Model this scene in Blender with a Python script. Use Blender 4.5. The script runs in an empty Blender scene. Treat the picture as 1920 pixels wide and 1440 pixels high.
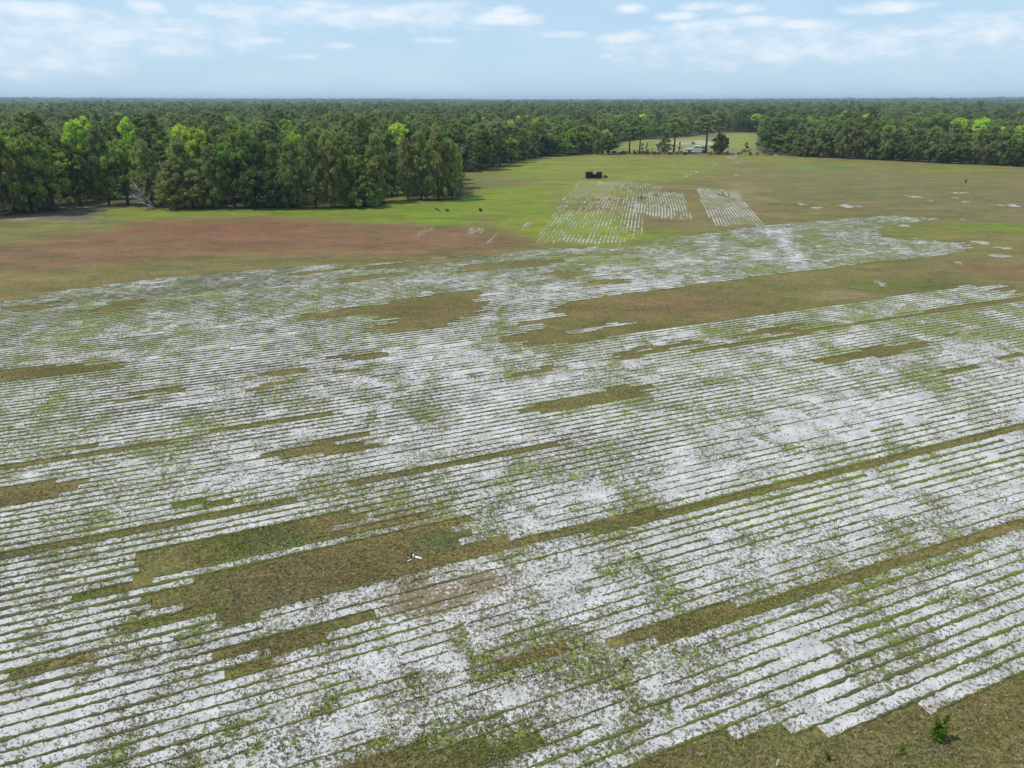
import bpy, math, random
import numpy as np

# ------------------------------------------------------------------ camera, sky, sun, exposure
SC = bpy.context.scene
COL = SC.collection
H, F, PITCH = 15.0, 1331.0, math.radians(21.8)      # camera height, focal length (px at 1920), tilt
SUN_AZ, SUN_EL = math.radians(-90), math.radians(60)   # azimuth from +Y towards +X

cam_d = bpy.data.cameras.new('camera'); cam = bpy.data.objects.new('camera', cam_d); COL.objects.link(cam)
cam.location = (0, 0, H); cam.rotation_euler = (math.pi / 2 - PITCH, 0, 0)
cam_d.sensor_width = 36; cam_d.lens = 36 * F / 1920; cam_d.clip_end = 20000; cam_d.clip_start = 0.5
SC.camera = cam
SC.view_settings.view_transform = 'Standard'; SC.view_settings.look = 'None'
SC.view_settings.exposure = 0.32; SC.view_settings.gamma = 1.0; SC.view_settings.use_curve_mapping = False
SC.cycles.volume_bounces = 0
SC.cycles.max_bounces = 6

def px_dir(x, y):
    a = (x - 960) / F; b = (720 - y) / F
    return a, math.cos(PITCH) + math.sin(PITCH) * b, -math.sin(PITCH) + math.cos(PITCH) * b

def G(x, y):
    """ground point seen at a photo pixel"""
    a, f, z = px_dir(x, y); t = H / -z
    return a * t, f * t

def azel(x, y):
    a, f, z = px_dir(x, y)
    return math.atan2(a, f), math.atan2(z, math.hypot(a, f))

class NT:
    """small helper for node graphs"""
    def __init__(s, tree): s.t = tree; s.n = tree.nodes; s.l = tree.links
    def add(s, typ, **kw):
        n = s.n.new(typ)
        for k, v in kw.items(): setattr(n, k, v)
        return n
    def link(s, a, b): s.l.new(a, b)
    def _in(s, sock, v):
        if hasattr(v, 'is_output'): s.l.new(v, sock)
        elif v is not None: sock.default_value = v
    def math(s, op, a, b=None, c=None, clamp=False):
        n = s.add('ShaderNodeMath', operation=op, use_clamp=clamp)
        s._in(n.inputs[0], a); s._in(n.inputs[1], b); s._in(n.inputs[2], c)
        return n.outputs[0]
    def mix(s, f, a, b, blend='MIX'):
        n = s.add('ShaderNodeMix', data_type='RGBA', blend_type=blend)
        s._in(n.inputs[0], f)
        for i, v in ((6, a), (7, b)):
            if isinstance(v, tuple) and len(v) == 3: v = (*v, 1)
            s._in(n.inputs[i], v)
        return n.outputs[2]
    def noise(s, vec, scale, detail=3, rough=0.55, dist=0.0):
        n = s.add('ShaderNodeTexNoise'); s._in(n.inputs['Vector'], vec)
        n.inputs['Scale'].default_value = scale; n.inputs['Detail'].default_value = detail
        n.inputs['Roughness'].default_value = rough; n.inputs['Distortion'].default_value = dist
        return n.outputs['Fac']
    def step(s, v, lo, hi):
        n = s.add('ShaderNodeMapRange', interpolation_type='SMOOTHSTEP')
        s._in(n.inputs[0], v); s._in(n.inputs[1], lo); s._in(n.inputs[2], hi)
        return n.outputs[0]
    def mapping(s, vec, rot=(0, 0, 0), scale=(1, 1, 1)):
        n = s.add('ShaderNodeMapping'); s._in(n.inputs[0], vec)
        n.inputs['Rotation'].default_value = rot; n.inputs['Scale'].default_value = scale
        return n.outputs[0]

# puffs of cumulus: photo pixel of the centre, half width, half height, density
PUFFS = [(200, 62, 260, 36, .42), (1480, 88, 330, 34, .4), (660, 30, 260, 22, .42), (1830, 60, 160, 30, .38), (60, 110, 150, 30, .3), (60, 22, 120, 18, .9), (280, 14, 42, 14, .8), (180, 48, 130, 16, .45), (330, 58, 90, 10, .5), (400, 18, 30, 13, .45),
         (505, 75, 30, 7, .55), (640, 86, 24, 6, .5), (735, 25, 70, 17, .75), (830, 14, 70, 11, .5), (620, 12, 50, 12, .5),
         (945, 36, 78, 13, 1.0), (955, 20, 30, 10, .9), (1185, 17, 32, 9, .9), (1055, 66, 40, 7, .5), (1175, 70, 55, 11, .75),
         (1265, 31, 44, 9, .85), (1335, 48, 75, 12, .85), (1430, 40, 50, 12, .85), (1325, 12, 50, 8, .6), (1505, 46, 60, 11, .7),
         (1600, 72, 40, 8, .45), (1660, 14, 80, 11, .7), (1715, 62, 42, 9, .85), (1810, 44, 70, 9, .6), (1137, 105, 16, 5, .6),
         (820, 76, 40, 6, .4), (1850, 75, 40, 7, .4), (570, 106, 40, 5, .3), (1395, 15, 40, 8, .5)]

def build_world():
    w = bpy.data.worlds.new('World'); SC.world = w; w.use_nodes = True
    g = NT(w.node_tree); g.n.clear()
    sky = g.add('ShaderNodeTexSky', sky_type='NISHITA', sun_disc=False)
    sky.sun_elevation = SUN_EL; sky.sun_rotation = SUN_AZ
    sky.air_density = 1.0; sky.dust_density = 0.6; sky.ozone_density = 2.2; sky.altitude = 0
    tc = g.add('ShaderNodeTexCoord'); sep = g.add('ShaderNodeSeparateXYZ'); g.link(tc.outputs['Generated'], sep.inputs[0])
    az = g.math('ARCTAN2', sep.outputs[0], sep.outputs[1]); el = g.math('ARCSINE', sep.outputs[2])
    comb = g.add('ShaderNodeCombineXYZ'); g.link(az, comb.inputs[0]); g.link(el, comb.inputs[1])
    v = g.mapping(comb.outputs[0], scale=(1, 2.6, 1))
    n1 = g.noise(v, 26, 6, .6); n2 = g.noise(v, 7, 3, .5)
    acc = None
    def vm(op, x, y, z=None):
        n = g.add('ShaderNodeVectorMath', operation=op)
        for i, q in enumerate((x, y, z)):
            if q is not None: g._in(n.inputs[i], q)
        return n
    for x, y, rx, ry, dn in PUFFS:
        a0, e0 = azel(x, y); a1, _ = azel(x + rx, y); _, e1 = azel(x, y - ry)
        sx, sy = 1 / abs(a1 - a0), 1 / abs(e1 - e0)
        q = vm('MULTIPLY_ADD', comb.outputs[0], (sx, sy, 0), (-a0 * sx, -e0 * sy, 0)).outputs[0]
        d = g.math('MULTIPLY_ADD', vm('DOT_PRODUCT', q, q).outputs['Value'], -dn, 1.15 * dn)
        acc = d if acc is None else g.math('MAXIMUM', acc, d)
    acc = g.math('MAXIMUM', acc, -1.2)
    dens = g.math('ADD', acc, g.math('MULTIPLY', g.math('SUBTRACT', n1, .5), 3.2))
    puff = g.math('MULTIPLY', g.step(dens, -.7, 1.7), .85)
    # the same broken cloud goes on over the rest of the sky
    flat = g.math('MAXIMUM', sep.outputs[2], .06)
    cx = g.add('ShaderNodeCombineXYZ'); g.link(g.math('DIVIDE', sep.outputs[0], flat), cx.inputs[0]); g.link(g.math('DIVIDE', sep.outputs[1], flat), cx.inputs[1])
    n3 = g.noise(cx.outputs[0], .9, 6, .6)
    rest = g.math('MULTIPLY', g.step(n3, .52, .72), g.step(el, .15, .22))
    veil = g.math('MULTIPLY', g.step(n2, .35, .75), .16)
    fac = g.math('MAXIMUM', g.math('MAXIMUM', puff, g.math('MULTIPLY', rest, .75)), veil)
    bg0 = g.add('ShaderNodeBackground'); bg0.inputs[1].default_value = SKY_S; g.link(sky.outputs[0], bg0.inputs[0])
    thin = g.add('ShaderNodeBackground'); thin.inputs[0].default_value = THIN; thin.inputs[1].default_value = 1.0      # the thin high overcast
    bg1 = g.add('ShaderNodeMixShader'); bg1.inputs[0].default_value = .78; g.link(bg0.outputs[0], bg1.inputs[1]); g.link(thin.outputs[0], bg1.inputs[2])
    bg2 = g.add('ShaderNodeBackground'); bg2.inputs[0].default_value = (.86, .89, .95, 1); bg2.inputs[1].default_value = CLOUD_S
    mx = g.add('ShaderNodeMixShader'); out = g.add('ShaderNodeOutputWorld')
    g.link(fac, mx.inputs[0]); g.link(bg1.outputs[0], mx.inputs[1]); g.link(bg2.outputs[0], mx.inputs[2]); g.link(mx.outputs[0], out.inputs[0])
SKY_S, CLOUD_S, THIN = 0.10, 0.90, (.405, .595, .765, 1)
build_world(); SC.world.cycles.sampling_method = 'NONE'

sun_d = bpy.data.lights.new('sun', 'SUN'); sun = bpy.data.objects.new('sun', sun_d); COL.objects.link(sun)
sun_d.energy = 3.2; sun_d.angle = math.radians(2.0); sun_d.color = (1, .955, .88)
sun.rotation_euler = (math.pi / 2 - SUN_EL, 0, math.pi - SUN_AZ)   # lamp shines from azimuth SUN_AZ
sun.location = (0, 0, 60)

# ------------------------------------------------------------------ helpers
R = random.Random(7); rng = np.random.default_rng(11)

def h2(ix, iy, seed):
    h = (ix.astype(np.int64) * 374761393 + iy.astype(np.int64) * 668265263 + seed * 1442695041) & 0xffffffff
    h = ((h ^ (h >> 13)) * 1274126177) & 0xffffffff
    h = ((h ^ (h >> 16)) * 2246822519) & 0xffffffff
    return ((h ^ (h >> 15)) & 0xffffff) / float(0x1000000)

def vn(x, y, seed=0):
    x = np.asarray(x, float); y = np.asarray(y, float)
    xi = np.floor(x); yi = np.floor(y); fx = x - xi; fy = y - yi
    fx = fx * fx * (3 - 2 * fx); fy = fy * fy * (3 - 2 * fy)
    a = h2(xi, yi, seed); b = h2(xi + 1, yi, seed); c = h2(xi, yi + 1, seed); d = h2(xi + 1, yi + 1, seed)
    return (a * (1 - fx) + b * fx) * (1 - fy) + (c * (1 - fx) + d * fx) * fy

def fbm(x, y, seed=0, o=4):
    s = 0; a = .5; t = 0
    for i in range(o):
        s = s + a * vn(np.asarray(x) * 2 ** i, np.asarray(y) * 2 ** i, seed + i * 17); t += a; a *= .55
    return s / t

def inpoly(x, y, poly):
    r = np.zeros(np.shape(x), bool); n = len(poly)
    for i in range(n):
        x1, y1 = poly[i]; x2, y2 = poly[(i + 1) % n]
        if y1 == y2: continue
        c = ((y1 > y) != (y2 > y)) & (x < (x2 - x1) * (y - y1) / (y2 - y1) + x1)
        r ^= c
    return r

def gp(pts): return [G(*p) for p in pts]

def ribbon(pts, w):
    """a narrow polygon along a photo polyline (px), w = width in px (start, end)"""
    n = len(pts); top = []; bot = []
    for i, (x, y) in enumerate(pts):
        ww = w[0] + (w[1] - w[0]) * i / (n - 1)
        top.append((x, y - ww / 2)); bot.append((x, y + ww / 2))
    return gp(top + bot[::-1])

def mesh_np(name, V, faces=None, quads=None, tris=None, attrs=None, smooth=False):
    """fast mesh from numpy: quads (n,4) and/or tris (n,3)"""
    me = bpy.data.meshes.new(name); V = np.asarray(V, np.float32)
    me.vertices.add(len(V)); me.vertices.foreach_set('co', V.ravel())
    parts = []; starts = []; tot = 0
    for a, k in ((quads, 4), (tris, 3)):
        if a is not None and len(a):
            a = np.asarray(a, np.int32); parts.append(a.ravel()); starts.append(tot + np.arange(len(a)) * k); tot += a.size
    me.loops.add(tot); me.loops.foreach_set('vertex_index', np.concatenate(parts))
    st = np.concatenate(starts).astype(np.int32); me.polygons.add(len(st)); me.polygons.foreach_set('loop_start', st)
    if attrs:
        for k, v in attrs.items():
            v = np.asarray(v, np.float32)
            if v.ndim == 1:
                at = me.attributes.new(k, 'FLOAT', 'POINT'); at.data.foreach_set('value', v)
            else:
                at = me.attributes.new(k, 'FLOAT_COLOR', 'POINT')
                at.data.foreach_set('color', np.concatenate([v, np.ones((len(v), 1))], 1).astype(np.float32).ravel())
    me.update(calc_edges=True); me.validate()
    if smooth: me.polygons.foreach_set('use_smooth', np.ones(len(me.polygons), bool)); me.update()
    return me

def link(name, data, mat=None, parent=None, loc=None, rot=None, scale=None):
    o = bpy.data.objects.new(name, data); COL.objects.link(o)
    if mat and data is not None and not data.materials: data.materials.append(mat)
    if parent: o.parent = parent
    if loc: o.location = loc
    if rot: o.rotation_euler = rot
    if scale: o.scale = scale
    return o

def tag(o, label=None, cat=None, group=None, kind=None):
    if label: o['label'] = label
    if cat: o['category'] = cat
    if group: o['group'] = group
    if kind: o['kind'] = kind
    return o

class MB:
    """collects simple shapes into one mesh"""
    def __init__(s): s.v = []; s.f = []
    def poly(s, pts, faces):
        b = len(s.v); s.v += [tuple(p) for p in pts]; s.f += [tuple(b + i for i in f) for f in faces]; return s
    def box(s, c, d, bev=0.0, top=(1, 1)):
        (x, y, z), (a, b, e) = c, (d[0] / 2, d[1] / 2, d[2] / 2)
        if not bev:
            P = [(x + sx * a * (top[0] if sz > 0 else 1), y + sy * b * (top[1] if sz > 0 else 1), z + sz * e) for sz in (-1, 1) for sx, sy in ((-1, -1), (1, -1), (1, 1), (-1, 1))]
            return s.poly(P, [(3, 2, 1, 0), (4, 5, 6, 7), (0, 1, 5, 4), (1, 2, 6, 5), (2, 3, 7, 6), (3, 0, 4, 7)])
        rings = []
        for zz, k in ((-e, bev), (-e + bev, 0), (e - bev, 0), (e, bev)):
            aa, bb = a - k, b - k; q = bev * .6
            rings.append([(x + px, y + py, z + zz) for px, py in ((-aa + q, -bb), (aa - q, -bb), (aa, -bb + q), (aa, bb - q), (aa - q, bb), (-aa + q, bb), (-aa, bb - q), (-aa, -bb + q))])
        return s.rings(rings)
    def rings(s, rings, cap=True):
        n = len(rings[0]); P = [p for r in rings for p in r]; f = []
        for i in range(len(rings) - 1):
            for j in range(n): f.append((i * n + j, i * n + (j + 1) % n, (i + 1) * n + (j + 1) % n, (i + 1) * n + j))
        if cap: f.append(tuple(range(n - 1, -1, -1))); f.append(tuple((len(rings) - 1) * n + j for j in range(n)))
        return s.poly(P, f)
    def tube(s, pts, rad, n=6):
        rings = []
        for i, p in enumerate(pts):
            p = np.array(p, float); q = np.array(pts[min(i + 1, len(pts) - 1)], float) - np.array(pts[max(i - 1, 0)], float)
            q /= np.linalg.norm(q) + 1e-9; u = np.cross(q, (0.3, 1, .2) if abs(q[2]) > .7 else (0, 0, 1)); u /= np.linalg.norm(u); w = np.cross(q, u)
            r = rad[i] if isinstance(rad, (list, tuple)) else rad
            rings.append([tuple(p + r * (math.cos(k * 2 * math.pi / n) * u + math.sin(k * 2 * math.pi / n) * w)) for k in range(n)])
        return s.rings(rings)
    def mesh(s, name, smooth=False):
        me = bpy.data.meshes.new(name); me.from_pydata(s.v, [], s.f); me.update()
        if smooth: me.polygons.foreach_set('use_smooth', np.ones(len(me.polygons), bool))
        return me
    def build(s, name, mat, parent=None, smooth=False, **kw): return link(name, s.mesh(name, smooth), mat, parent, **kw)

def newmat(name):
    m = bpy.data.materials.new(name); m.use_nodes = True
    g = NT(m.node_tree); b = g.n['Principled BSDF']; b.inputs['Roughness'].default_value = .9
    b.inputs['Specular IOR Level'].default_value = .15
    return m, g, b

def plain(name, col, rough=.6, var=.25, scale=4.0, metal=0.0, spec=.3):
    m, g, b = newmat(name)
    tc = g.add('ShaderNodeTexCoord'); n = g.noise(tc.outputs['Object'], scale, 4)
    c = g.mix(g.step(n, .3, .7), tuple(x * (1 - var) for x in col), tuple(min(1, x * (1 + var)) for x in col))
    g.link(c, b.inputs['Base Color']); b.inputs['Roughness'].default_value = rough; b.inputs['Metallic'].default_value = metal
    b.inputs['Specular IOR Level'].default_value = spec
    return m

# ------------------------------------------------------------------ ground materials
def grass_ground_mat():
    m, g, b = newmat('grass_ground')
    at = g.add('ShaderNodeAttribute', attribute_name='tint'); geo = g.add('ShaderNodeNewGeometry'); P = geo.outputs['Position']
    Q = g.mapping(P, rot=(0, 0, math.radians(22.4)), scale=(1, 2.2, 1))
    mid = g.noise(Q, .35, 5, .62, .6); fine = g.noise(P, 7, 5, .68, .5); blade = g.noise(g.mapping(P, scale=(1.7, .8, 1)), 24, 3, .6); big = g.noise(P, .06, 3)
    c = at.outputs['Color']
    c = g.mix(g.math('MULTIPLY', g.step(mid, .42, .68), .55), c, g.mix(1.0, c, (1.35, 1.22, 1.15), 'MULTIPLY'))
    c = g.mix(g.math('MULTIPLY', g.step(mid, .55, .3), .5), c, g.mix(1.0, c, (.72, .85, .62), 'MULTIPLY'))
    clump = g.noise(g.mapping(P, rot=(0, 0, math.radians(22.4)), scale=(.8, 1.4, 1)), 1.3, 6, .7, .5); hue2 = g.noise(P, .55, 4, .65, .3)
    c = g.mix(g.math('MULTIPLY', g.step(clump, .52, .66), .6), c, g.mix(1.0, c, (1.45, 1.3, 1.35), 'MULTIPLY'))
    c = g.mix(g.math('MULTIPLY', g.step(clump, .48, .34), .6), c, g.mix(1.0, c, (.62, .72, .55), 'MULTIPLY'))
    c = g.mix(g.math('MULTIPLY', g.step(hue2, .5, .66), .55), c, g.mix(1.0, c, (.78, 1.12, .62), 'MULTIPLY'))
    far = g.noise(g.mapping(P, rot=(0, 0, math.radians(8)), scale=(.6, 1.5, 1)), .16, 6, .72, .4)
    c = g.mix(g.math('MULTIPLY', g.step(far, .5, .64), .8), c, g.mix(1.0, c, (1.35, 1.2, 1.35), 'MULTIPLY'))
    c = g.mix(g.math('MULTIPLY', g.step(far, .5, .36), .8), c, g.mix(1.0, c, (.68, .74, .6), 'MULTIPLY'))
    c = g.mix(g.math('MULTIPLY', g.step(big, .45, .65), .3), c, g.mix(1.0, c, (.8, 1.12, .7), 'MULTIPLY'))
    c = g.mix(g.math('MULTIPLY', g.step(fine, .5, .64), .65), c, g.mix(.5, (.27, .225, .13), g.mix(1.0, c, (1.7, 1.6, 1.7), 'MULTIPLY')))
    c = g.mix(g.math('MULTIPLY', g.step(fine, .5, .34), .75), c, g.mix(1.0, c, (.45, .5, .4), 'MULTIPLY'))
    c = g.mix(g.math('MULTIPLY', g.step(blade, .45, .3), .5), c, g.mix(1.0, c, (.4, .45, .35), 'MULTIPLY'))
    g.link(c, b.inputs['Base Color'])
    bm = g.add('ShaderNodeBump'); bm.inputs['Strength'].default_value = .9; bm.inputs['Distance'].default_value = .07
    g.link(g.math('ADD', fine, g.math('MULTIPLY', blade, .5)), bm.inputs['Height']); g.link(bm.outputs[0], b.inputs['Normal'])
    return m

def sand_mat():
    m, g, b = newmat('bare_sand')
    P = g.add('ShaderNodeNewGeometry').outputs['Position']
    weed = g.add('ShaderNodeAttribute', attribute_name='weed').outputs['Fac']; dry = g.add('ShaderNodeAttribute', attribute_name='dry').outputs['Fac']
    tone = g.noise(P, 1.1, 5, .6); grain = g.noise(P, 30, 2)
    c = g.mix(g.step(tone, .3, .7), (.36, .34, .33), (.545, .525, .528))
    c = g.mix(g.math('MULTIPLY', g.step(grain, .6, .4), .25), c, (.38, .36, .33))
    # clods and stubble left by the cutter
    s1 = g.noise(P, 6.8, 5, .66, .5); s2 = g.noise(P, 19, 3, .6); s3 = g.noise(P, 3.2, 5, .68); hue = g.noise(P, .8, 4, .6)
    th = g.math('SUBTRACT', .615, g.math('MULTIPLY', weed, .2))
    th2 = g.math('SUBTRACT', .625, g.math('MULTIPLY', weed, .14))
    m1 = g.step(s1, g.math('SUBTRACT', th, .03), g.math('ADD', th, .05)); m2 = g.step(s2, g.math('SUBTRACT', th2, .03), g.math('ADD', th2, .05))
    stub = g.mix(g.step(hue, .38, .62), (.12, .11, .082), (.13, .14, .042))
    stub = g.mix(dry, stub, (.15, .105, .065))
    c = g.mix(g.math('MULTIPLY', m2, .8), c, (.16, .15, .125))
    c = g.mix(g.math('MULTIPLY', m1, .9), c, stub)
    # closed mats of green weed
    m3 = g.step(g.math('ADD', s3, g.math('MULTIPLY', weed, .42)), .79, .95)
    c = g.mix(g.math('MULTIPLY', m3, .85), c, g.mix(g.step(s2, .35, .65), (.12, .148, .016), (.235, .275, .034)))
    m4 = g.step(g.math('ADD', s1, g.math('MULTIPLY', dry, .5)), .72, .9)
    c = g.mix(m4, c, (.17, .13, .08))
    g.link(c, b.inputs['Base Color'])
    bm = g.add('ShaderNodeBump'); bm.inputs['Strength'].default_value = .8; bm.inputs['Distance'].default_value = .05
    g.link(g.math('ADD', s1, g.math('MULTIPLY', s2, .4)), bm.inputs['Height']); g.link(bm.outputs[0], b.inputs['Normal'])
    return m

def ribbon_mat():
    m, g, b = newmat('standing_sod')
    P = g.add('ShaderNodeNewGeometry').outputs['Position']
    lush = g.add('ShaderNodeAttribute', attribute_name='lush').outputs['Fac']
    n = g.noise(P, 16, 4, .65); n2 = g.noise(P, 1.2, 4, .6)
    n3 = g.noise(P, .45, 5, .65)
    c = g.mix(g.math('ADD', lush, g.math('MULTIPLY', g.math('SUBTRACT', n3, .5), 1.6), None, True), (.09, .086, .048), (.155, .19, .022))
    c = g.mix(g.math('MULTIPLY', g.step(n2, .52, .72), .6), c, (.165, .135, .06))
    c = g.mix(g.step(n, .55, .38), c, g.mix(1.0, c, (.42, .46, .42), 'MULTIPLY'))
    c = g.mix(g.math('MULTIPLY', g.step(n, .6, .72), .5), c, (.22, .215, .09))
    g.link(c, b.inputs['Base Color'])
    return m

def tint_mat(name, attr='tint', rough=.85, transl=.25, var=True):
    m, g, b = newmat(name)
    at = g.add('ShaderNodeAttribute', attribute_name=attr); c = at.outputs['Color']
    g.link(c, b.inputs['Base Color']); b.inputs['Roughness'].default_value = rough
    tr = g.add('ShaderNodeBsdfTranslucent'); mx = g.add('ShaderNodeMixShader'); mx.inputs[0].default_value = transl
    g.link(c, tr.inputs[0]); g.link(b.outputs[0], mx.inputs[1]); g.link(tr.outputs[0], mx.inputs[2]); g.link(mx.outputs[0], g.n['Material Output'].inputs[0])
    return m

M_GRASS, M_SAND, M_RIB, M_TUFT = grass_ground_mat(), sand_mat(), ribbon_mat(), tint_mat('grass_blades')

# ------------------------------------------------------------------ outline of the clearing
EDGE = [(-700, 452), (-300, 424), (0, 404), (60, 398), (120, 393), (170, 384), (240, 380), (310, 390), (430, 392), (560, 391), (700, 388), (724, 384),
        (728, 362), (748, 354), (765, 374), (862, 375), (868, 345), (866, 322), (940, 316), (985, 300), (1030, 293), (1085, 290), (1110, 289)]
BACK = [(1118, 284), (1150, 280), (1165, 266), (1205, 262), (1290, 257), (1345, 249), (1422, 248), (1420, 281)]
EDGE2 = [(1432, 287), (1480, 293), (1600, 298), (1760, 306), (1920, 312), (2300, 330), (3000, 372)]
OPEN = gp(EDGE + BACK + EDGE2) + [(400, -200), (-400, -200)]

def hill(x, y):
    """the land rises a little far off, more to both sides"""
    d = np.hypot(x, y); a = np.arctan2(x, y)
    t = np.clip((d - 1100) / 2600, 0, 1); t = t * t * (3 - 2 * t)
    return t * (6.5 + 14 * np.abs(a) ** 1.5 + 9 * (fbm(a * 6 + 20, d / 1500, 5, 3) - .5))

def graded(lo, hi, segs):
    out = []
    for a, b, st in segs: out += list(np.arange(a, b, st))
    a = segs[-1][1]; st = segs[-1][2]
    while a < hi: out.append(a); st *= 1.22; a += st
    out.append(hi)
    a = segs[0][0]; st = segs[0][2]; pre = []
    while a > lo: st *= 1.22; a -= st; pre.append(max(a, lo))
    return np.array(pre[::-1] + out)

# tint patches on the turf: photo px of the centre, half sizes, albedo (some with painted shade), strength
OLIVE = (.165, .135, .048)
TINTS = [
    (960, 620, 2600, 90, (.155, .118, .042), .8), (1700, 380, 420, 55, (.15, .125, .05), .9), (1450, 340, 150, 22, (.16, .135, .045), .7),
    (1130, 318, 240, 26, (.14, .185, .028), .85), (1060, 360, 110, 24, (.145, .18, .028), .7), (400, 445, 330, 38, (.18, .08, .045), .9), (120, 480, 240, 45, (.175, .095, .048), .8), (700, 455, 330, 30, (.175, .092, .05), .85), (880, 448, 90, 20, (.16, .095, .05), .8),
    (1300, 572, 160, 16, (.17, .105, .048), .7), (1880, 505, 120, 20, (.165, .095, .05), .6), (1550, 550, 130, 14, (.21, .165, .08), .6), (1650, 530, 120, 16, (.13, .125, .03), .8), (900, 580, 240, 24, (.145, .105, .035), .7),
    (100, 425, 160, 10, (.15, .15, .04), .7), (40, 455, 70, 8, (.14, .14, .035), .4), (480, 400, 320, 11, (.125, .175, .022), .95), (740, 398, 160, 22, (.105, .18, .012), .95), (830, 405, 70, 18, (.11, .19, .012), .9), (640, 402, 120, 12, (.12, .175, .02), .8),
    (760, 360, 26, 16, (.13, .2, .015), .95), (940, 375, 95, 30, (.13, .195, .015), .95), (1000, 400, 80, 25, (.13, .19, .018), .9), (905, 340, 60, 16, (.14, .135, .04), .85), (990, 312, 110, 13, (.14, .2, .022), .95), (1080, 345, 110, 14, (.14, .18, .03), .7),
    (1130, 303, 110, 12, (.145, .18, .03), .9), (1260, 305, 110, 13, (.145, .175, .032), .9), (1430, 298, 90, 9, (.14, .17, .03), .9), (1560, 312, 110, 11, (.145, .165, .035), .8), (1800, 318, 130, 8, (.13, .155, .025), .9), (1640, 345, 100, 9, (.14, .14, .045), .6),
    (1100, 430, 110, 34, (.14, .205, .015), .95), (1050, 445, 60, 18, (.145, .19, .018), .8), (1240, 440, 60, 8, (.12, .165, .02), .9), (1240, 415, 60, 10, (.16, .11, .05), .85), (1305, 385, 18, 30, (.16, .13, .035), .8),
    (1380, 308, 9, 8, (.22, .185, .10), .8), (1388, 325, 12, 12, (.21, .175, .09), .8), (1402, 352, 16, 18, (.215, .175, .085), .8), (1418, 385, 20, 22, (.21, .17, .08), .8), (1390, 330, 60, 24, (.17, .135, .05), .7), (1410, 380, 40, 40, (.19, .155, .065), .7), (1600, 330, 120, 18, (.165, .14, .055), .7), (1500, 400, 160, 24, (.155, .12, .042), .8), (1860, 430, 110, 14, (.11, .17, .016), .85), (1700, 432, 120, 20, (.13, .155, .03), .8),
    (1500, 450, 260, 28, (.12, .145, .04), .7), (1250, 470, 240, 25, (.115, .145, .04), .6), (1640, 470, 150, 14, (.13, .12, .04), .7),
    (1240, 272, 100, 14, (.2, .2, .055), .95), (1390, 265, 40, 18, (.2, .215, .045), .98), (1390, 285, 60, 4, (.2, .17, .085), .9), (1290, 262, 40, 6, (.21, .215, .06), .9),
    (1310, 268, 26, 6, (.36, .32, .24), .85), (1262, 268, 22, 4, (.36, .30, .22), .8), (1290, 283, 50, 4, (.27, .24, .18), .7), (1225, 287, 110, 2, (.09, .08, .05), .9),  # last entry: tree shadow along the brush line, painted into the turf
    (80, 400, 150, 7, (.12, .10, .075), .95), (190, 390, 60, 3, (.30, .27, .24), .7), (60, 409, 90, 2, (.26, .23, .2), .6), (1420, 600, 60, 6, (.14, .10, .04), .5),  # first entry: grey sand lane, its colour darkened for the shade on it
    (480, 1020, 130, 30, (.095, .105, .028), .9), (400, 1040, 60, 25, (.09, .115, .022), .8), (620, 1080, 220, 45, (.145, .11, .045), .7), (820, 1030, 60, 25, (.105, .115, .045), .8), (850, 1025, 30, 12, (.085, .105, .05), .7), (480, 1120, 150, 25, (.155, .12, .06), .7),
    (130, 1118, 70, 25, (.07, .11, .014), .95), (360, 942, 40, 14, (.09, .14, .016), .95), (1260, 1180, 110, 22, (.13, .115, .03), .8), (1640, 875, 300, 12, (.14, .115, .045), .7), (820, 1420, 130, 30, (.115, .12, .03), .8), (1600, 1420, 340, 70, (.165, .15, .052), .85), (1540, 1420, 40, 20, (.095, .115, .02), .6), (1750, 1400, 60, 20, (.165, .135, .075), .6),
    (60, 705, 120, 14, (.135, .1, .03), .8), (60, 930, 90, 18, (.14, .1, .035), .8), (300, 960, 300, 14, (.105, .11, .025), .7), (100, 1030, 150, 14, (.105, .11, .025), .7), (300, 735, 40, 8, (.16, .1, .05), .7), (670, 672, 40, 9, (.145, .09, .04), .7), (1440, 618, 60, 9, (.14, .1, .035), .7), (1640, 660, 90, 10, (.135, .105, .03), .7), (520, 1220, 110, 25, (.13, .105, .045), .7),
]

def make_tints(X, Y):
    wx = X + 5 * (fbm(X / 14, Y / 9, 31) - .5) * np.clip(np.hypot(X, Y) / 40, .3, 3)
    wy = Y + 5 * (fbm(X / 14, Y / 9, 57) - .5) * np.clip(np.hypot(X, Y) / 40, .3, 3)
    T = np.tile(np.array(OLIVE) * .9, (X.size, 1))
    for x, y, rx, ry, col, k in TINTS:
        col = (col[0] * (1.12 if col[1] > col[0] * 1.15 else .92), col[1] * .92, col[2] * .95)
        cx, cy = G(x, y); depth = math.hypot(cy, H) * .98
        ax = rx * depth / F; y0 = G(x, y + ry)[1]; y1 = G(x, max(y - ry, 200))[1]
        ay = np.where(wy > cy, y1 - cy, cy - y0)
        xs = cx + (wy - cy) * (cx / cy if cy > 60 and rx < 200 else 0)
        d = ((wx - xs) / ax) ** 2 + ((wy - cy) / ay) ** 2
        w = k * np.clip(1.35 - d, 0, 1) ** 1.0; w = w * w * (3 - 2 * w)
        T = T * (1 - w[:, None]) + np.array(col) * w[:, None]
    return T

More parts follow.
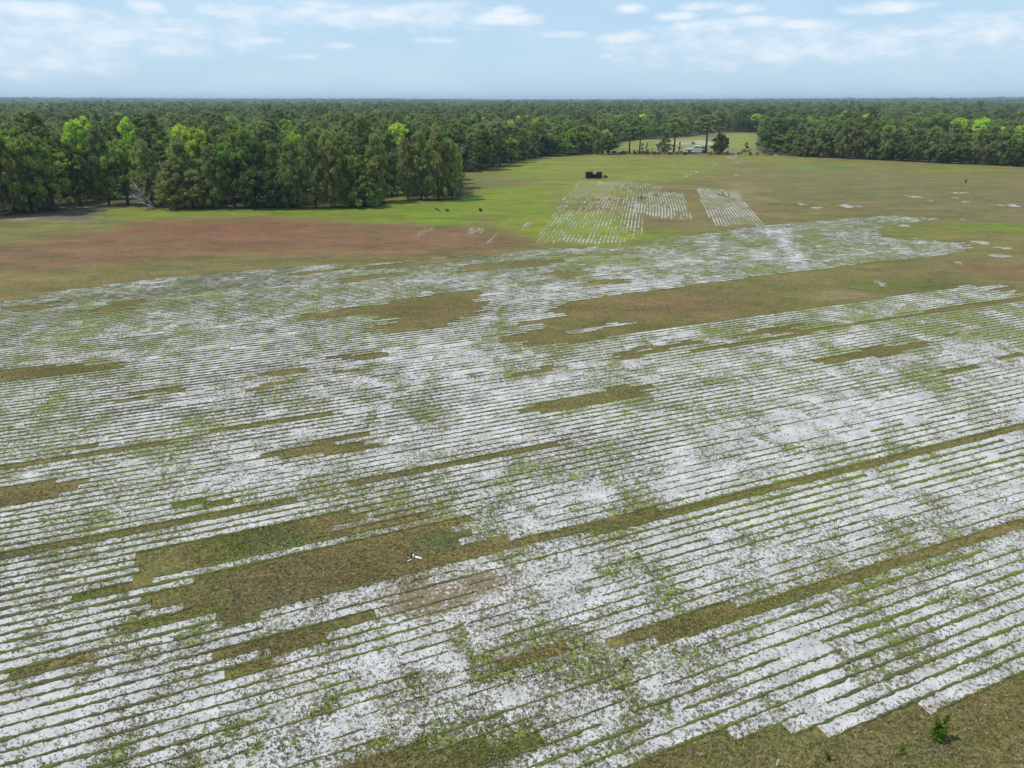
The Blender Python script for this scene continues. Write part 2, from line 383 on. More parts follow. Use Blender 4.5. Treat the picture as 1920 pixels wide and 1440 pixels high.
def build_ground():
    xs = graded(-6500, 6500, [(-150, -60, 1.5), (-60, 70, .8), (70, 190, 1.5)]); ys = graded(-400, 6500, [(4, 130, .9), (130, 330, 2.2)])
    X, Y = [a.ravel() for a in np.meshgrid(xs, ys)]
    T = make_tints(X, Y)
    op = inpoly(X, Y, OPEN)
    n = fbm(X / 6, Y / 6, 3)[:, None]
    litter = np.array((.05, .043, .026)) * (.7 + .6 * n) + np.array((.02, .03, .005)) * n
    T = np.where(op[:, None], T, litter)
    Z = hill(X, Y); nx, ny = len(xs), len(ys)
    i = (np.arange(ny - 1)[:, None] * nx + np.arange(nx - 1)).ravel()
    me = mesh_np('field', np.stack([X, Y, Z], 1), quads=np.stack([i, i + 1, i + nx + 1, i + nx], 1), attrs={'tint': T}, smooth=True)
    o = link('field', me, M_GRASS); tag(o, 'cut sod field of olive and red-brown turf', kind='structure'); return o
FIELD = build_ground()

# ------------------------------------------------------------------ cut strips of bare sand and the sod ribbons between them
A1 = gp([(-500, 625), (0, 566), (150, 541), (310, 521), (640, 493), (640, 503), (720, 505), (870, 489), (960, 472), (1060, 465), (1165, 464), (1240, 448), (1340, 433), (1430, 424),
         (1560, 412), (1690, 404), (1742, 411), (1650, 428), (1640, 442), (1800, 457), (1812, 470), (1740, 481), (1480, 511), (1300, 535), (1045, 568), (1050, 592), (1000, 602), (1045, 614), (930, 646), (700, 720), (-500, 840)])
A2 = gp([(-500, 760), (400, 690), (880, 650), (930, 645), (1060, 646), (1200, 623), (1560, 574), (1800, 538), (1825, 532), (1885, 543), (1920, 548), (2500, 500), (2700, 1050), (1920, 1270), (1800, 1306), (1700, 1332), (1580, 1370), (1492, 1397),
         (1476, 1362), (1360, 1382), (1245, 1402), (1195, 1428), (1170, 1442), (1000, 1500), (-1000, 1950), (-1200, 1000)])
A3 = gp([(1040, 632), (1215, 600), (1150, 606), (1050, 622)])
UNCUT = [gp(p) for p in [
    [(575, 592), (700, 572), (790, 556), (890, 545), (906, 575), (880, 585), (845, 612), (760, 622), (705, 617), (722, 602), (700, 590), (590, 598)],
    [(-500, 760), (0, 694), (110, 682), (205, 680), (170, 698), (0, 719), (-500, 780)], [(-200, 945), (0, 918), (125, 905), (140, 922), (0, 955), (-200, 985)],
    [(335, 1025), (480, 985), (645, 953), (660, 985), (760, 972), (830, 985), (870, 1002), (920, 1016), (965, 1022), (870, 1050), (730, 1092), (560, 1135), (440, 1165), (330, 1162), (240, 1168), (375, 1090), (345, 1060)],
    [(405, 1235), (480, 1203), (625, 1168), (612, 1200), (560, 1226), (440, 1262)], [(530, 842), (640, 818), (700, 828), (728, 838), (620, 851), (560, 853)],
    [(980, 762), (1060, 746), (1140, 738), (1145, 720), (1218, 728), (1215, 744), (1040, 768)], [(1375, 628), (1470, 609), (1500, 608), (1480, 622), (1440, 630)], [(1548, 672), (1640, 652), (1715, 640), (1722, 658), (1640, 668), (1560, 678)],
    [(640, 665), (695, 659), (690, 672), (645, 684)], [(655, 692), (690, 688), (680, 699)], [(275, 736), (320, 724), (342, 728), (330, 742), (300, 743)], [(1150, 662), (1215, 648), (1228, 662), (1165, 674)], [(1245, 642), (1310, 640), (1300, 651), (1250, 651)],
    [(185, 584), (235, 562), (290, 560), (270, 570), (215, 588)], [(1015, 517), (1050, 509), (1095, 510), (1085, 520), (1030, 521)], [(1100, 530), (1150, 522), (1178, 524), (1165, 534)],
    [(70, 1136), (120, 1105), (180, 1088), (198, 1105), (90, 1152)], [(325, 945), (392, 928), (395, 948), (340, 958)], [(640, 1432), (720, 1408), (800, 1402), (935, 1384), (952, 1445), (640, 1500)],
    [(845, 502), (900, 494), (1045, 487), (1040, 497), (960, 503), (860, 512)], [(620, 525), (700, 515), (760, 512), (700, 524), (640, 532)], [(455, 712), (515, 695), (545, 690), (510, 706), (470, 716)], [(460, 728), (500, 718), (520, 718), (490, 730)],
    [(60, 856), (105, 842), (135, 840), (110, 854)], [(1160, 1198), (1200, 1180), (1300, 1160), (1310, 1182), (1240, 1200)], [(1300, 722), (1350, 702), (1360, 708), (1330, 718)], [(540, 513), (640, 503), (640, 507), (560, 517)],
    [(1005, 690), (1035, 686), (1035, 696), (960, 706)], [(1770, 626), (1800, 622), (1820, 630), (1790, 634)], [(30, 572), (95, 566), (80, 580), (30, 582)],
    [(1140, 985), (1180, 972), (1185, 980), (1150, 990)], [(930, 640), (960, 628), (1040, 618), (1050, 634), (950, 645)],
]] + [ribbon([(950, 1024), (1130, 985), (1400, 925), (1640, 868), (1920, 797), (2300, 700)], (17, 13)), ribbon([(1240, 1185), (1500, 1108), (1700, 1046), (1920, 974), (2200, 880)], (26, 16)),
     ribbon([(-300, 1115), (0, 1048), (200, 1008), (450, 955), (640, 912), (1000, 838)], (15, 6)), ribbon([(-200, 915), (0, 880), (150, 858), (330, 828)], (9, 8)), ribbon([(780, 1284), (900, 1252), (1050, 1214)], (18, 16)),
     ribbon([(40, 1262), (150, 1240), (270, 1213)], (11, 10)), ribbon([(1300, 660), (1500, 625), (1700, 592), (1920, 560), (2300, 505)], (4, 9)), ribbon([(1720, 705), (1800, 690), (1880, 672)], (7, 6)),
     ribbon([(260, 838), (420, 808), (580, 782)], (6, 4)), ribbon([(640, 500), (800, 487), (900, 481)], (3, 2))]

FORCE = [ribbon([(450, 1060), (560, 1034), (650, 1010), (730, 990)], (15, 13)), ribbon([(600, 1003), (660, 988)], (12, 12)), ribbon([(330, 1090), (380, 1078)], (6, 5)), ribbon([(640, 502), (760, 490), (900, 478)], (3, 3))]
def proj(X, Y):
    """photo pixel row of a ground point (used to grade the wear over the field)"""
    b = (-H * math.cos(PITCH) + Y * math.sin(PITCH)) / (Y * math.cos(PITCH) + H * math.sin(PITCH))
    return 720 - F * b

WEEDS = [(560, 905, 60, 26, .6), (700, 940, 80, 30, .4), (250, 1000, 60, 30, .25), (1000, 1140, 60, 50, .5), (330, 1230, 60, 45, .4), (520, 1290, 60, 40, .3), (1360, 1230, 60, 60, .3), (1600, 1210, 70, 60, .45), (1730, 1120, 80, 50, .35), (1500, 1260, 60, 40, .35),
         (480, 1330, 60, 40, .3), (880, 1330, 60, 40, .2), (1000, 1380, 80, 40, .25), (1150, 860, 60, 40, .35), (1080, 760, 70, 20, .3), (300, 560, 320, 40, .15), (700, 540, 300, 40, .16), (1200, 500, 300, 40, .16), (1500, 460, 250, 30, .2), (100, 620, 250, 40, .3), (550, 650, 160, 30, .2),
         (1750, 700, 160, 60, .3), (1850, 620, 110, 40, .45), (950, 700, 60, 20, .3), (1240, 800, 60, 20, .3), (400, 790, 80, 16, .3), (130, 790, 80, 14, .3), (250, 830, 60, 18, .3), (840, 800, 60, 20, .3), (1380, 1010, 60, 40, .2), (1300, 1080, 120, 40, .2), (1750, 950, 60, 30, .25), (1500, 770, 80, 30, .2), (980, 880, 60, 20, .35)]
TRACK = [(1456, 430, 22, 8, -.5), (1462, 440, 18, 8, -.5), (1468, 450, 16, 8, -.5), (1474, 460, 16, 8, -.5), (1480, 470, 16, 8, -.5), (1486, 480, 16, 8, -.5), (1491, 490, 16, 8, -.5), (1496, 500, 16, 8, -.5), (1434, 430, 26, 6, -.4)]
DRYS = [(790, 1130, 110, 45, .9), (750, 970, 80, 30, .6), (900, 1080, 60, 25, .5), (950, 1100, 70, 35, .45), (1030, 850, 60, 16, .5), (480, 1250, 60, 20, .5), (1010, 1310, 80, 30, .3), (560, 1260, 50, 30, .4), (1700, 480, 120, 10, .5), (1050, 640, 60, 10, .5)]

def blobs(X, Y, lst):
    r = np.zeros(X.shape)
    for x, y, rx, ry, k in lst:
        cx, cy = G(x, y); ax = rx * math.hypot(cy, H) * .98 / F; ay = max(G(x, y - ry)[1] - cy, .3)
        r = r + k * np.exp(-((X - cx) / ax) ** 2 - ((Y - cy) / ay) ** 2)
    return r

def edge_dist(X, Y):
    """distance to the nearest border of an uncut patch"""
    r = np.full(X.shape, 9.0)
    for q in UNCUT:
        qa = np.array(q); m = (X > qa[:, 0].min() - 2) & (X < qa[:, 0].max() + 2) & (Y > qa[:, 1].min() - 2) & (Y < qa[:, 1].max() + 2)
        if not m.any(): continue
        x, y = X[m], Y[m]; d = np.full(x.shape, 9.0)
        for i in range(len(q)):
            (x1, y1), (x2, y2) = q[i], q[(i + 1) % len(q)]; L = (x2 - x1) ** 2 + (y2 - y1) ** 2 + 1e-9; t = np.clip(((x - x1) * (x2 - x1) + (y - y1) * (y2 - y1)) / L, 0, 1)
            d = np.minimum(d, np.hypot(x - x1 - t * (x2 - x1), y - y1 - t * (y2 - y1)))
        r[m] = np.minimum(r[m], d)
    return r

def wear(X, Y):
    row = proj(X, Y)
    base = np.interp(row, [380, 470, 560, 650, 740, 1440], [.52, .52, .47, .40, .33, .28])
    # weeds follow the old spray lines that run away from the camera, across the cut
    a = math.radians(10.7); U = X * math.cos(a) - Y * math.sin(a); W = X * math.sin(a) + Y * math.cos(a)
    w = base + .75 * (fbm(U / 2.4, W / 5.5, 71, 4) - .52) + .85 * (fbm(X / .9, Y / .9, 77, 3) - .5) + .5 * (fbm(X / 9, Y / 9, 83, 4) - .5) + .7 * np.clip(fbm(X / 1.6, Y / 2.1, 87, 4) - .6, 0, 1) / .2 * .6 + blobs(X, Y, WEEDS) * (.0 + 1.0 * fbm(X / 1.0, Y / 1.3, 79, 3)) + .9 * np.clip(fbm(X / .8, Y / 1.1, 78, 3) - .62, 0, 1) / .2 * .5 + blobs(X, Y, TRACK)
    ed = np.exp(-(edge_dist(X, Y) / .55) ** 1.2); fe = fbm(X / .7, Y / .7, 97, 3)
    w = w + ed * np.clip(fe * 2.2 - .6, 0, 1) * .48
    d = .55 * ed * np.clip(fbm(X / 1.1, Y / 1.1, 99, 3) * 2.4 - .8, 0, 1) + blobs(X, Y, DRYS) + .5 * (fbm(X / 3, Y / 3, 91, 3) - .5) - .02
    return np.clip(w, 0, np.interp(row, [500, 800], [.9, .80])), np.clip(d, 0, 1)

RIBPTS = []
def open_runs(m, L):
    """drop runs of True shorter than L"""
    m = m.copy(); e = np.diff(np.concatenate([[0], m.astype(int), [0]])); a = np.nonzero(e == 1)[0]; b = np.nonzero(e == -1)[0]
    for i, j in zip(a, b):
        if j - i < L: m[i:j] = False
    return m

def cut_rows(az, pitch, polys, holes, frac, jit, seed, step_near, sway=.25, strength=None, old=0.0):
    """parallel passes of the sod cutter: bare sand strips and narrow standing ribbons"""
    u = np.array((math.sin(az), math.cos(az))); n = np.array((-u[1], u[0]))
    if n[1] < 0: n = -n
    P = np.array([p for q in polys for p in q]); s0, s1 = (P @ n).min(), (P @ n).max(); t0, t1 = (P @ u).min(), (P @ u).max()
    t0, t1 = max(t0, -95), min(t1, 175)
    ks = np.arange(int(s0 // pitch), int(s1 // pitch) + 2)
    def at(s, t):
        w = sway * (vn(t / 22, s / 30, seed) - .5) * 2
        return t * u[0] + (s + w) * n[0], t * u[1] + (s + w) * n[1]
    prev = None
    for k in ks:
        s = k * pitch
        near = abs(s) < 40
        st = step_near if near else step_near * 2
        t = np.arange(t0, t1, st)
        x, y = at(s, t)
        j = jit * (h2(np.full(t.shape, k), np.floor(t / 37), seed + 5) - .5) * 2 + 2.0 * (vn(t * 1.5, np.full(t.shape, k * 2.1), seed + 6) - .5)
        xj, yj = x + u[0] * j, y + u[1] * j
        m = np.zeros(t.shape, bool)
        for q in polys: m |= inpoly(xj, yj, q)
        for q in holes: m &= ~inpoly(xj, yj, q)
        for q in FORCE: m |= inpoly(x, y, q)
        if strength is not None: m &= strength(x, y, k, t)
        # keep to what the frame (and a few steps aside) can see
        m &= (np.abs(x) < 8 + y * 1.05) & (y > 6)
        L = max(2, int(1.1 / st)); m = open_runs(m, L); m = ~open_runs(~m, max(2, int(.8 / st)))
        hw = pitch * frac / 2
        if m.any():
            rg = .07 if frac > .9 else .03
            lo = s - hw - .04 + rg * vn(t * 2.5, t * 0 + k, seed + 1) + .04 * (rng.random(len(t)) - .5); hi = s + hw + .04 - rg * vn(t * 2.5, t * 0 + k, seed + 2) + .04 * (rng.random(len(t)) - .5)
            z = .004 if k % 2 == 0 else .0075
            xa, ya = at(lo, t); xb, yb = at(hi, t); N = len(t)
            V = np.concatenate([np.stack([xa, ya, np.full(N, z)], 1), np.stack([xb, yb, np.full(N, z)], 1)])
            i = np.nonzero(m[:-1] & m[1:])[0]
            if len(i):
                q = np.stack([i, i + 1, i + 1 + N, i + N], 1)
                used = np.unique(q); re = np.full(len(V), -1); re[used] = np.arange(len(used)); V = V[used]; q = re[q]
                w, d = wear(V[:, 0], V[:, 1]); w = np.clip(w + old, 0, 1)
                link('sand_strip', mesh_np('sand_strip', V, quads=q, attrs={'weed': w, 'dry': d}), M_SAND, FIELD)
        # ribbon on the near side of this strip
        if prev is not None and frac > .9:
            tp, mp = prev
            mpi = np.interp(t, tp, mp.astype(float)) > .5
            b = (m | mpi); sb = s - pitch / 2
            if b.any():
                bb, _ = at(sb, t); cx, cy = at(sb, t)
                dist = np.hypot(cx, cy)
                big = vn(t / 9, np.full(t.shape, k / 5), seed + 9); sm = vn(t / 1.3, np.full(t.shape, k * 7.3), seed + 10); rough = rng.random(len(t))
                boost = vn(np.full(t.shape, k * 3.7), t / 30, seed + 12)
                wd = .02 + .10 * big + .075 * sm + .11 * np.clip(boost - .62, 0, 1) * 2 - .04
                wd = np.where(sm + .5 * big < .46 + .25 * (boost - .5) - .12 * np.clip(-cx / 12, -.3, 1), 0, wd * (1 + .25 * np.clip(-cx / 12, 0, 1))) * (.45 + 1.1 * rough)
                wd = np.where(b, wd, 0); ok = wd > .02
                hgt = .018 + .16 * np.minimum(wd, .14) + .02 * rough
                off = .02 * (vn(t * 1.7, np.full(t.shape, k * 1.9), seed + 14) - .5) + .045 * (rng.random(len(t)) - .5)
                L = []
                for e, zz in ((-.5, 0), (-.28, 1), (.28, .9), (.5, 0)):
                    xx, yy = at(sb + off + e * wd, t); L.append(np.stack([xx, yy, .003 + zz * hgt], 1))
                V = np.concatenate(L); N = len(t); i = np.nonzero(ok[:-1] & ok[1:])[0]
                if len(i):
                    q = np.concatenate([np.stack([i + c * N, i + 1 + c * N, i + 1 + (c + 1) * N, i + (c + 1) * N], 1) for c in range(3)])
                    used = np.unique(q); re = np.full(len(V), -1); re[used] = np.arange(len(used)); V = V[used]; q = re[q]
                    tp_ = V[(V[:, 2] > .006) & (np.hypot(V[:, 0], V[:, 1]) < 48)]
                    if len(tp_): RIBPTS.append(tp_)
                    lush = np.clip(.45 + 1.2 * (fbm(V[:, 0] / 5, V[:, 1] / 5, 41, 3) - .5) + .3 * np.clip((V[:, 0]) / 20, -.5, 1), 0, 1)
                    link('grass_ribbon', mesh_np('grass_ribbon', V, quads=q, attrs={'lush': lush}), M_RIB, FIELD)
        prev = (t, m)
AZ_A, AZ_B = math.radians(67.6), math.radians(10.7)
cut_rows(AZ_A, .45, [A1, A2, A3], UNCUT, 1.0, 1.3, 100, .16)

# the older cut further off runs the other way
B_IN = [gp(p) for p in [
    [(1088, 338), (1205, 342), (1245, 352), (1200, 380), (1190, 398), (1208, 405), (1206, 438), (1165, 458), (1000, 455), (1040, 395), (1065, 362)],
    [(1215, 358), (1280, 362), (1297, 409), (1268, 412), (1188, 398), (1188, 376)], [(1303, 352), (1381, 357), (1431, 421), (1395, 424), (1342, 424), (1328, 405)],
    [(775, 448), (792, 428), (814, 427), (800, 438)], [(870, 440), (882, 427), (918, 431), (895, 438)], [(908, 458), (930, 438), (936, 440), (916, 460)], [(982, 424), (992, 415), (1002, 416), (996, 424)]]]
def b_strong(x, y, k, t):
    return vn(t / 3.0, np.full(t.shape, k * 5.1), 145) + fbm(x / 6, y / 14, 141, 3) > .5
def b_weak(x, y, k, t):
    return fbm(x / 7, y / 16, 141, 3) * .8 + .75 * vn(t / 2.4, np.full(t.shape, k * 5.1), 146) > .58
cut_rows(AZ_B, .43, B_IN[1:], [], .40, 1.0, 200, .4, sway=.3, strength=b_strong, old=.08)
cut_rows(AZ_B, .46, B_IN[:1], [], .3, .8, 205, .4, sway=.3, strength=b_weak, old=.15)

# bare patches of white sand where the turf never took
def sand_patch(x, y, rx, ry, seed):
    """a broken patch: several ragged scraps of open sand"""
    cx, cy = G(x, y); AX = rx * math.hypot(cy, H) * .98 / F; AY = (G(x, y - ry)[1] - G(x, y + ry)[1]) / 2; r = random.Random(seed); VV = []; Q = []; TT = []; WW = []
    for j in range(9):
        a = r.uniform(0, 6.28); q = r.random() ** .6 * .85; f0 = 1 if j == 0 else 0; k = r.uniform(.12, .34) * (1.5 if f0 else 1)
        bx, by = (cx, cy) if f0 else (cx + AX * q * math.cos(a), cy + AY * q * math.sin(a)); ax, ay = AX * k * 1.3, AY * k
        nr, na = 3, 18; an = np.linspace(0, 2 * np.pi, na, endpoint=False); rad = .35 + 1.3 * fbm(np.cos(an) * 2.6 + seed * 9 + j * 3.3, np.sin(an) * 2.6, seed + j, 3); b0 = sum(len(v) for v in VV); z = .010 + .0026 * j
        V = [[bx, by, z]] + [[bx + ax * f / nr * rad[i] * math.cos(an[i]), by + ay * f / nr * rad[i] * math.sin(an[i]), z] for f in range(1, nr + 1) for i in range(na)]
        VV.append(np.array(V)); TT += [(b0, b0 + 1 + i, b0 + 1 + (i + 1) % na) for i in range(na)]
        for f in range(nr - 1):
            for i in range(na): Q.append((b0 + 1 + f * na + i, b0 + 1 + (f + 1) * na + i, b0 + 1 + (f + 1) * na + (i + 1) % na, b0 + 1 + f * na + (i + 1) % na))
        WW.append(np.concatenate([[.3], np.repeat([.35, .5, .8], na)]))
    V = np.concatenate(VV); w = np.clip(np.concatenate(WW) + .4 * (fbm(V[:, 0] / 1.2, V[:, 1] / 2, 9) - .5), 0, 1)
    link('sand_patch', mesh_np('sand_patch', V, quads=Q, tris=TT, attrs={'weed': w, 'dry': w * .25}), M_SAND, FIELD)
for i, a in enumerate([(1660, 408, 30, 4), (1744, 411, 14, 3), (1695, 424, 12, 3), (1805, 412, 6, 2), (1712, 369, 14, 3), (1790, 371, 6, 2), (1812, 379, 12, 2), (1745, 377, 6, 2), (1895, 385, 24, 4), (1590, 387, 24, 4), (1530, 390, 12, 3), (1800, 362, 22, 2),
                       (1750, 457, 28, 4), (1840, 455, 24, 5), (1795, 463, 14, 4), (1880, 465, 20, 4), (1875, 481, 22, 4), (1650, 531, 16, 6), (1797, 493, 10, 3), (1502, 383, 9, 3),
                       (1368, 296, 5, 4), (1375, 293, 3, 3), (1286, 331, 4, 1.5), (1304, 322.5, 10, 1.2), (1342, 308, 6, 1), (1292, 327.5, 9, 1.2), (1380, 329, 5, 1.2), (160, 389, 18, 2), (1240, 1408, 10, 4), (1315, 1414, 7, 4), (1448, 428, 20, 4)]):
    sand_patch(*a, i + 1)

# ------------------------------------------------------------------ weeds and straw
def tufts(X, Y, hgt, wid, col, nb, name, z0=.01):
    N = len(X); V = []; C = []
    ang = rng.random((N, nb)) * 2 * np.pi; lean = (rng.random((N, nb)) * .9 + .15) * hgt[:, None]
    for b in range(nb):
        a = ang[:, b]; dx, dy = np.cos(a), np.sin(a); ox, oy = dx * wid * .2, dy * wid * .2
        w = wid * .5
        p0 = np.stack([X + ox - dy * w * .5, Y + oy + dx * w * .5, np.full(N, z0)], 1); p1 = np.stack([X + ox + dy * w * .5, Y + oy - dx * w * .5, np.full(N, z0)], 1)
        p2 = np.stack([X + ox + dx * lean[:, b], Y + oy + dy * lean[:, b], z0 + hgt * (.5 + .5 * rng.random(N))], 1)
        V.append(np.stack([p0, p1, p2], 1))
    V = np.stack(V, 1).reshape(-1, 3); C = np.repeat(col, nb * 3, 0)
    return mesh_np(name, V, tris=np.arange(len(V)).reshape(-1, 3), attrs={'tint': C})

def in_sand(X, Y):
    m = np.zeros(X.shape, bool)
    for q in (A1, A2): m |= inpoly(X, Y, q)
    for q in UNCUT: m &= ~inpoly(X, Y, q)
    return m

def scatter(n, ymax):
    """more points close by, so that each square metre near the camera is as full as the eye can tell"""
    d = 9.5 * (ymax / 9.5) ** rng.random(n); a = (rng.random(n) - .5) * math.radians(98)
    return d * np.sin(a), d * np.cos(a)

def build_tufts():
    X, Y = scatter(330000, 60); s = in_sand(X, Y); w, d = wear(X, Y)
    keep = s & (rng.random(len(X)) < .06 + .75 * np.clip(w - .1, 0, 1) ** 1.2); X, Y, w, d = X[keep], Y[keep], w[keep], d[keep]
    r = rng.random(len(X)); lush = np.clip((w - .5) * 2 + (r - .5), 0, 1)[:, None]
    col = np.array((.13, .122, .085)) * (1 - lush) + np.array((.165, .21, .024)) * lush
    dd = (np.clip(d * 1.2, 0, 1) * (rng.random(len(X)) < .7))[:, None]; col = col * (1 - dd) + np.array((.19, .14, .085)) * dd
    col = col * (.6 + .8 * rng.random((len(X), 1)))
    sz = .03 + .045 * rng.random(len(X)) + .05 * lush[:, 0] * rng.random(len(X))
    o = link('weed_tufts', tufts(X, Y, sz * .8, sz * .9, col, 3, 'weed_tufts'), M_TUFT)
    tag(o, 'small weeds and stubble scattered over the bare sand strips', 'weeds', kind='stuff')
    P = np.concatenate(RIBPTS); d = np.hypot(P[:, 0], P[:, 1]); P = P[rng.random(len(P)) < np.clip(26 / d, 0, 1) * .75]; n = len(P)
    X, Y = P[:, 0] + rng.normal(size=n) * .05, P[:, 1] + rng.normal(size=n) * .05; k = np.clip(1.4 * (fbm(X / 2, Y / 2, 43, 3) - .5) + .5 + .4 * (rng.random(n) - .5), 0, 1)[:, None]
    col = (np.array((.085, .08, .05)) * (1 - k) + np.array((.15, .185, .03)) * k) * (.6 + .7 * rng.random((n, 1))); sz = .05 + .05 * rng.random(n)
    o = link('ribbon_grass', tufts(X, Y, sz * .9, sz * .6, col, 3, 'ribbon_grass', .008), M_TUFT); tag(o, 'grass fringing the narrow sod ribbons between sand strips', 'grass', kind='stuff')
    X, Y = scatter(330000, 75); s = ~in_sand(X, Y) & inpoly(X, Y, OPEN); X, Y = X[s], Y[s]; X, Y = X[:120000], Y[:120000]
    T = make_tints(X, Y); k = rng.random((len(X), 1)); straw = np.array((.32, .27, .16))
    col = np.where(k < .35, straw * (.6 + .6 * rng.random((len(X), 1))), T * (.7 + 1.2 * rng.random((len(X), 1))))
    sz = .05 + .09 * rng.random(len(X))
    o = link('turf_blades', tufts(X, Y, sz * .6, sz * .5, col, 3, 'turf_blades', .004), M_TUFT)
    tag(o, 'dry tufted grass covering the uncut turf patches', 'grass', kind='stuff')
build_tufts()

# ------------------------------------------------------------------ trees
def leaf_mat(name, a, b, transl=.3, odd=.2):
    m, g, bs = newmat(name)
    oi = g.add('ShaderNodeObjectInfo'); isl = g.add('ShaderNodeNewGeometry').outputs['Random Per Island']
    tc = g.add('ShaderNodeTexCoord'); n = g.noise(tc.outputs['Object'], .9, 3)
    c = g.mix(isl, a, b)
    c = g.mix(g.math('MULTIPLY', g.step(n, .4, .65), .5), c, g.mix(1.0, c, (1.3, 1.2, .9), 'MULTIPLY'))
    hs = g.add('ShaderNodeHueSaturation'); g.link(c, hs.inputs['Color'])
    g.link(g.math('ADD', .485, g.math('MULTIPLY', oi.outputs['Random'], .03)), hs.inputs['Hue'])
    r2 = g.math('FRACT', g.math('MULTIPLY', oi.outputs['Random'], 17.3))
    g.link(g.math('ADD', 1 - odd, g.math('MULTIPLY', r2, 2 * odd)), hs.inputs['Value'])
    hs.inputs['Saturation'].default_value = 1.0
    g.link(hs.outputs[0], bs.inputs['Base Color']); bs.inputs['Roughness'].default_value = .6; bs.inputs['Specular IOR Level'].default_value = .25
    tr = g.add('ShaderNodeBsdfTranslucent'); mx = g.add('ShaderNodeMixShader'); mx.inputs[0].default_value = transl
    g.link(hs.outputs[0], tr.inputs[0]); g.link(bs.outputs[0], mx.inputs[1]); g.link(tr.outputs[0], mx.inputs[2]); g.link(mx.outputs[0], g.n['Material Output'].inputs[0])
    return m
LM = {'oak': leaf_mat('oak_leaves', (0.070, 0.112, 0.025), (0.160, 0.229, 0.054), .4), 'pine': leaf_mat('pine_needles', (0.160, 0.206, 0.072), (0.285, 0.332, 0.123), .45), 'bushy': leaf_mat('bushy_pine_needles', (0.166, 0.212, 0.063), (0.310, 0.356, 0.118), .45),
      'lime': leaf_mat('spring_leaves', (0.342, 0.469, 0.052), (0.581, 0.743, 0.100), .45), 'green': leaf_mat('green_leaves', (0.167, 0.253, 0.048), (0.330, 0.446, 0.086), .45), 'roundoak': leaf_mat('live_oak_leaves', (0.064, 0.109, 0.028), (0.147, 0.217, 0.055), .35), 'cedar': leaf_mat('cedar_leaves', (0.103, 0.178, 0.036), (0.192, 0.297, 0.064), .4), 'shrub': leaf_mat('shrub_leaves', (0.128, 0.162, 0.052), (0.228, 0.263, 0.095), .4)}
M_BARK = plain('bark', (.085, .066, .05), .95, .4, 6, spec=.1); M_GREYWOOD = plain('grey_dead_wood', (.30, .275, .25), .95, .3, 5, spec=.1)

def leaves(centers, radii, n_per, size, seed, squash=.8, shape='leaf', aspect=.6):
    r = np.random.default_rng(seed); C = np.repeat(np.asarray(centers), n_per, 0); Rr = np.repeat(np.asarray(radii), n_per)
    d = r.normal(size=C.shape); d /= np.linalg.norm(d, axis=1)[:, None]; rad = Rr * .86 * r.random(len(C)) ** .40
    p = C + d * rad[:, None] * np.array((1, 1, squash))
    s = size * (.55 + .9 * r.random(len(C)))
    if shape == 'needle': a = d * .8 + r.normal(size=C.shape) * .45
    elif shape == 'droop': a = r.normal(size=C.shape) * np.array((.5, .5, 1.0)) + np.array((0, 0, .4))
    else: a = r.normal(size=C.shape)
    a /= np.linalg.norm(a, axis=1)[:, None]; b = np.cross(a, r.normal(size=C.shape)); b /= np.linalg.norm(b, axis=1)[:, None]
    a *= (s * .5)[:, None]; b *= (s * .5 * aspect)[:, None]
    V = np.stack([p - a, p + b, p + a, p - b], 1).reshape(-1, 3)     # lozenge leaves
    V[:, 2] = np.maximum(V[:, 2], .05)
    return V

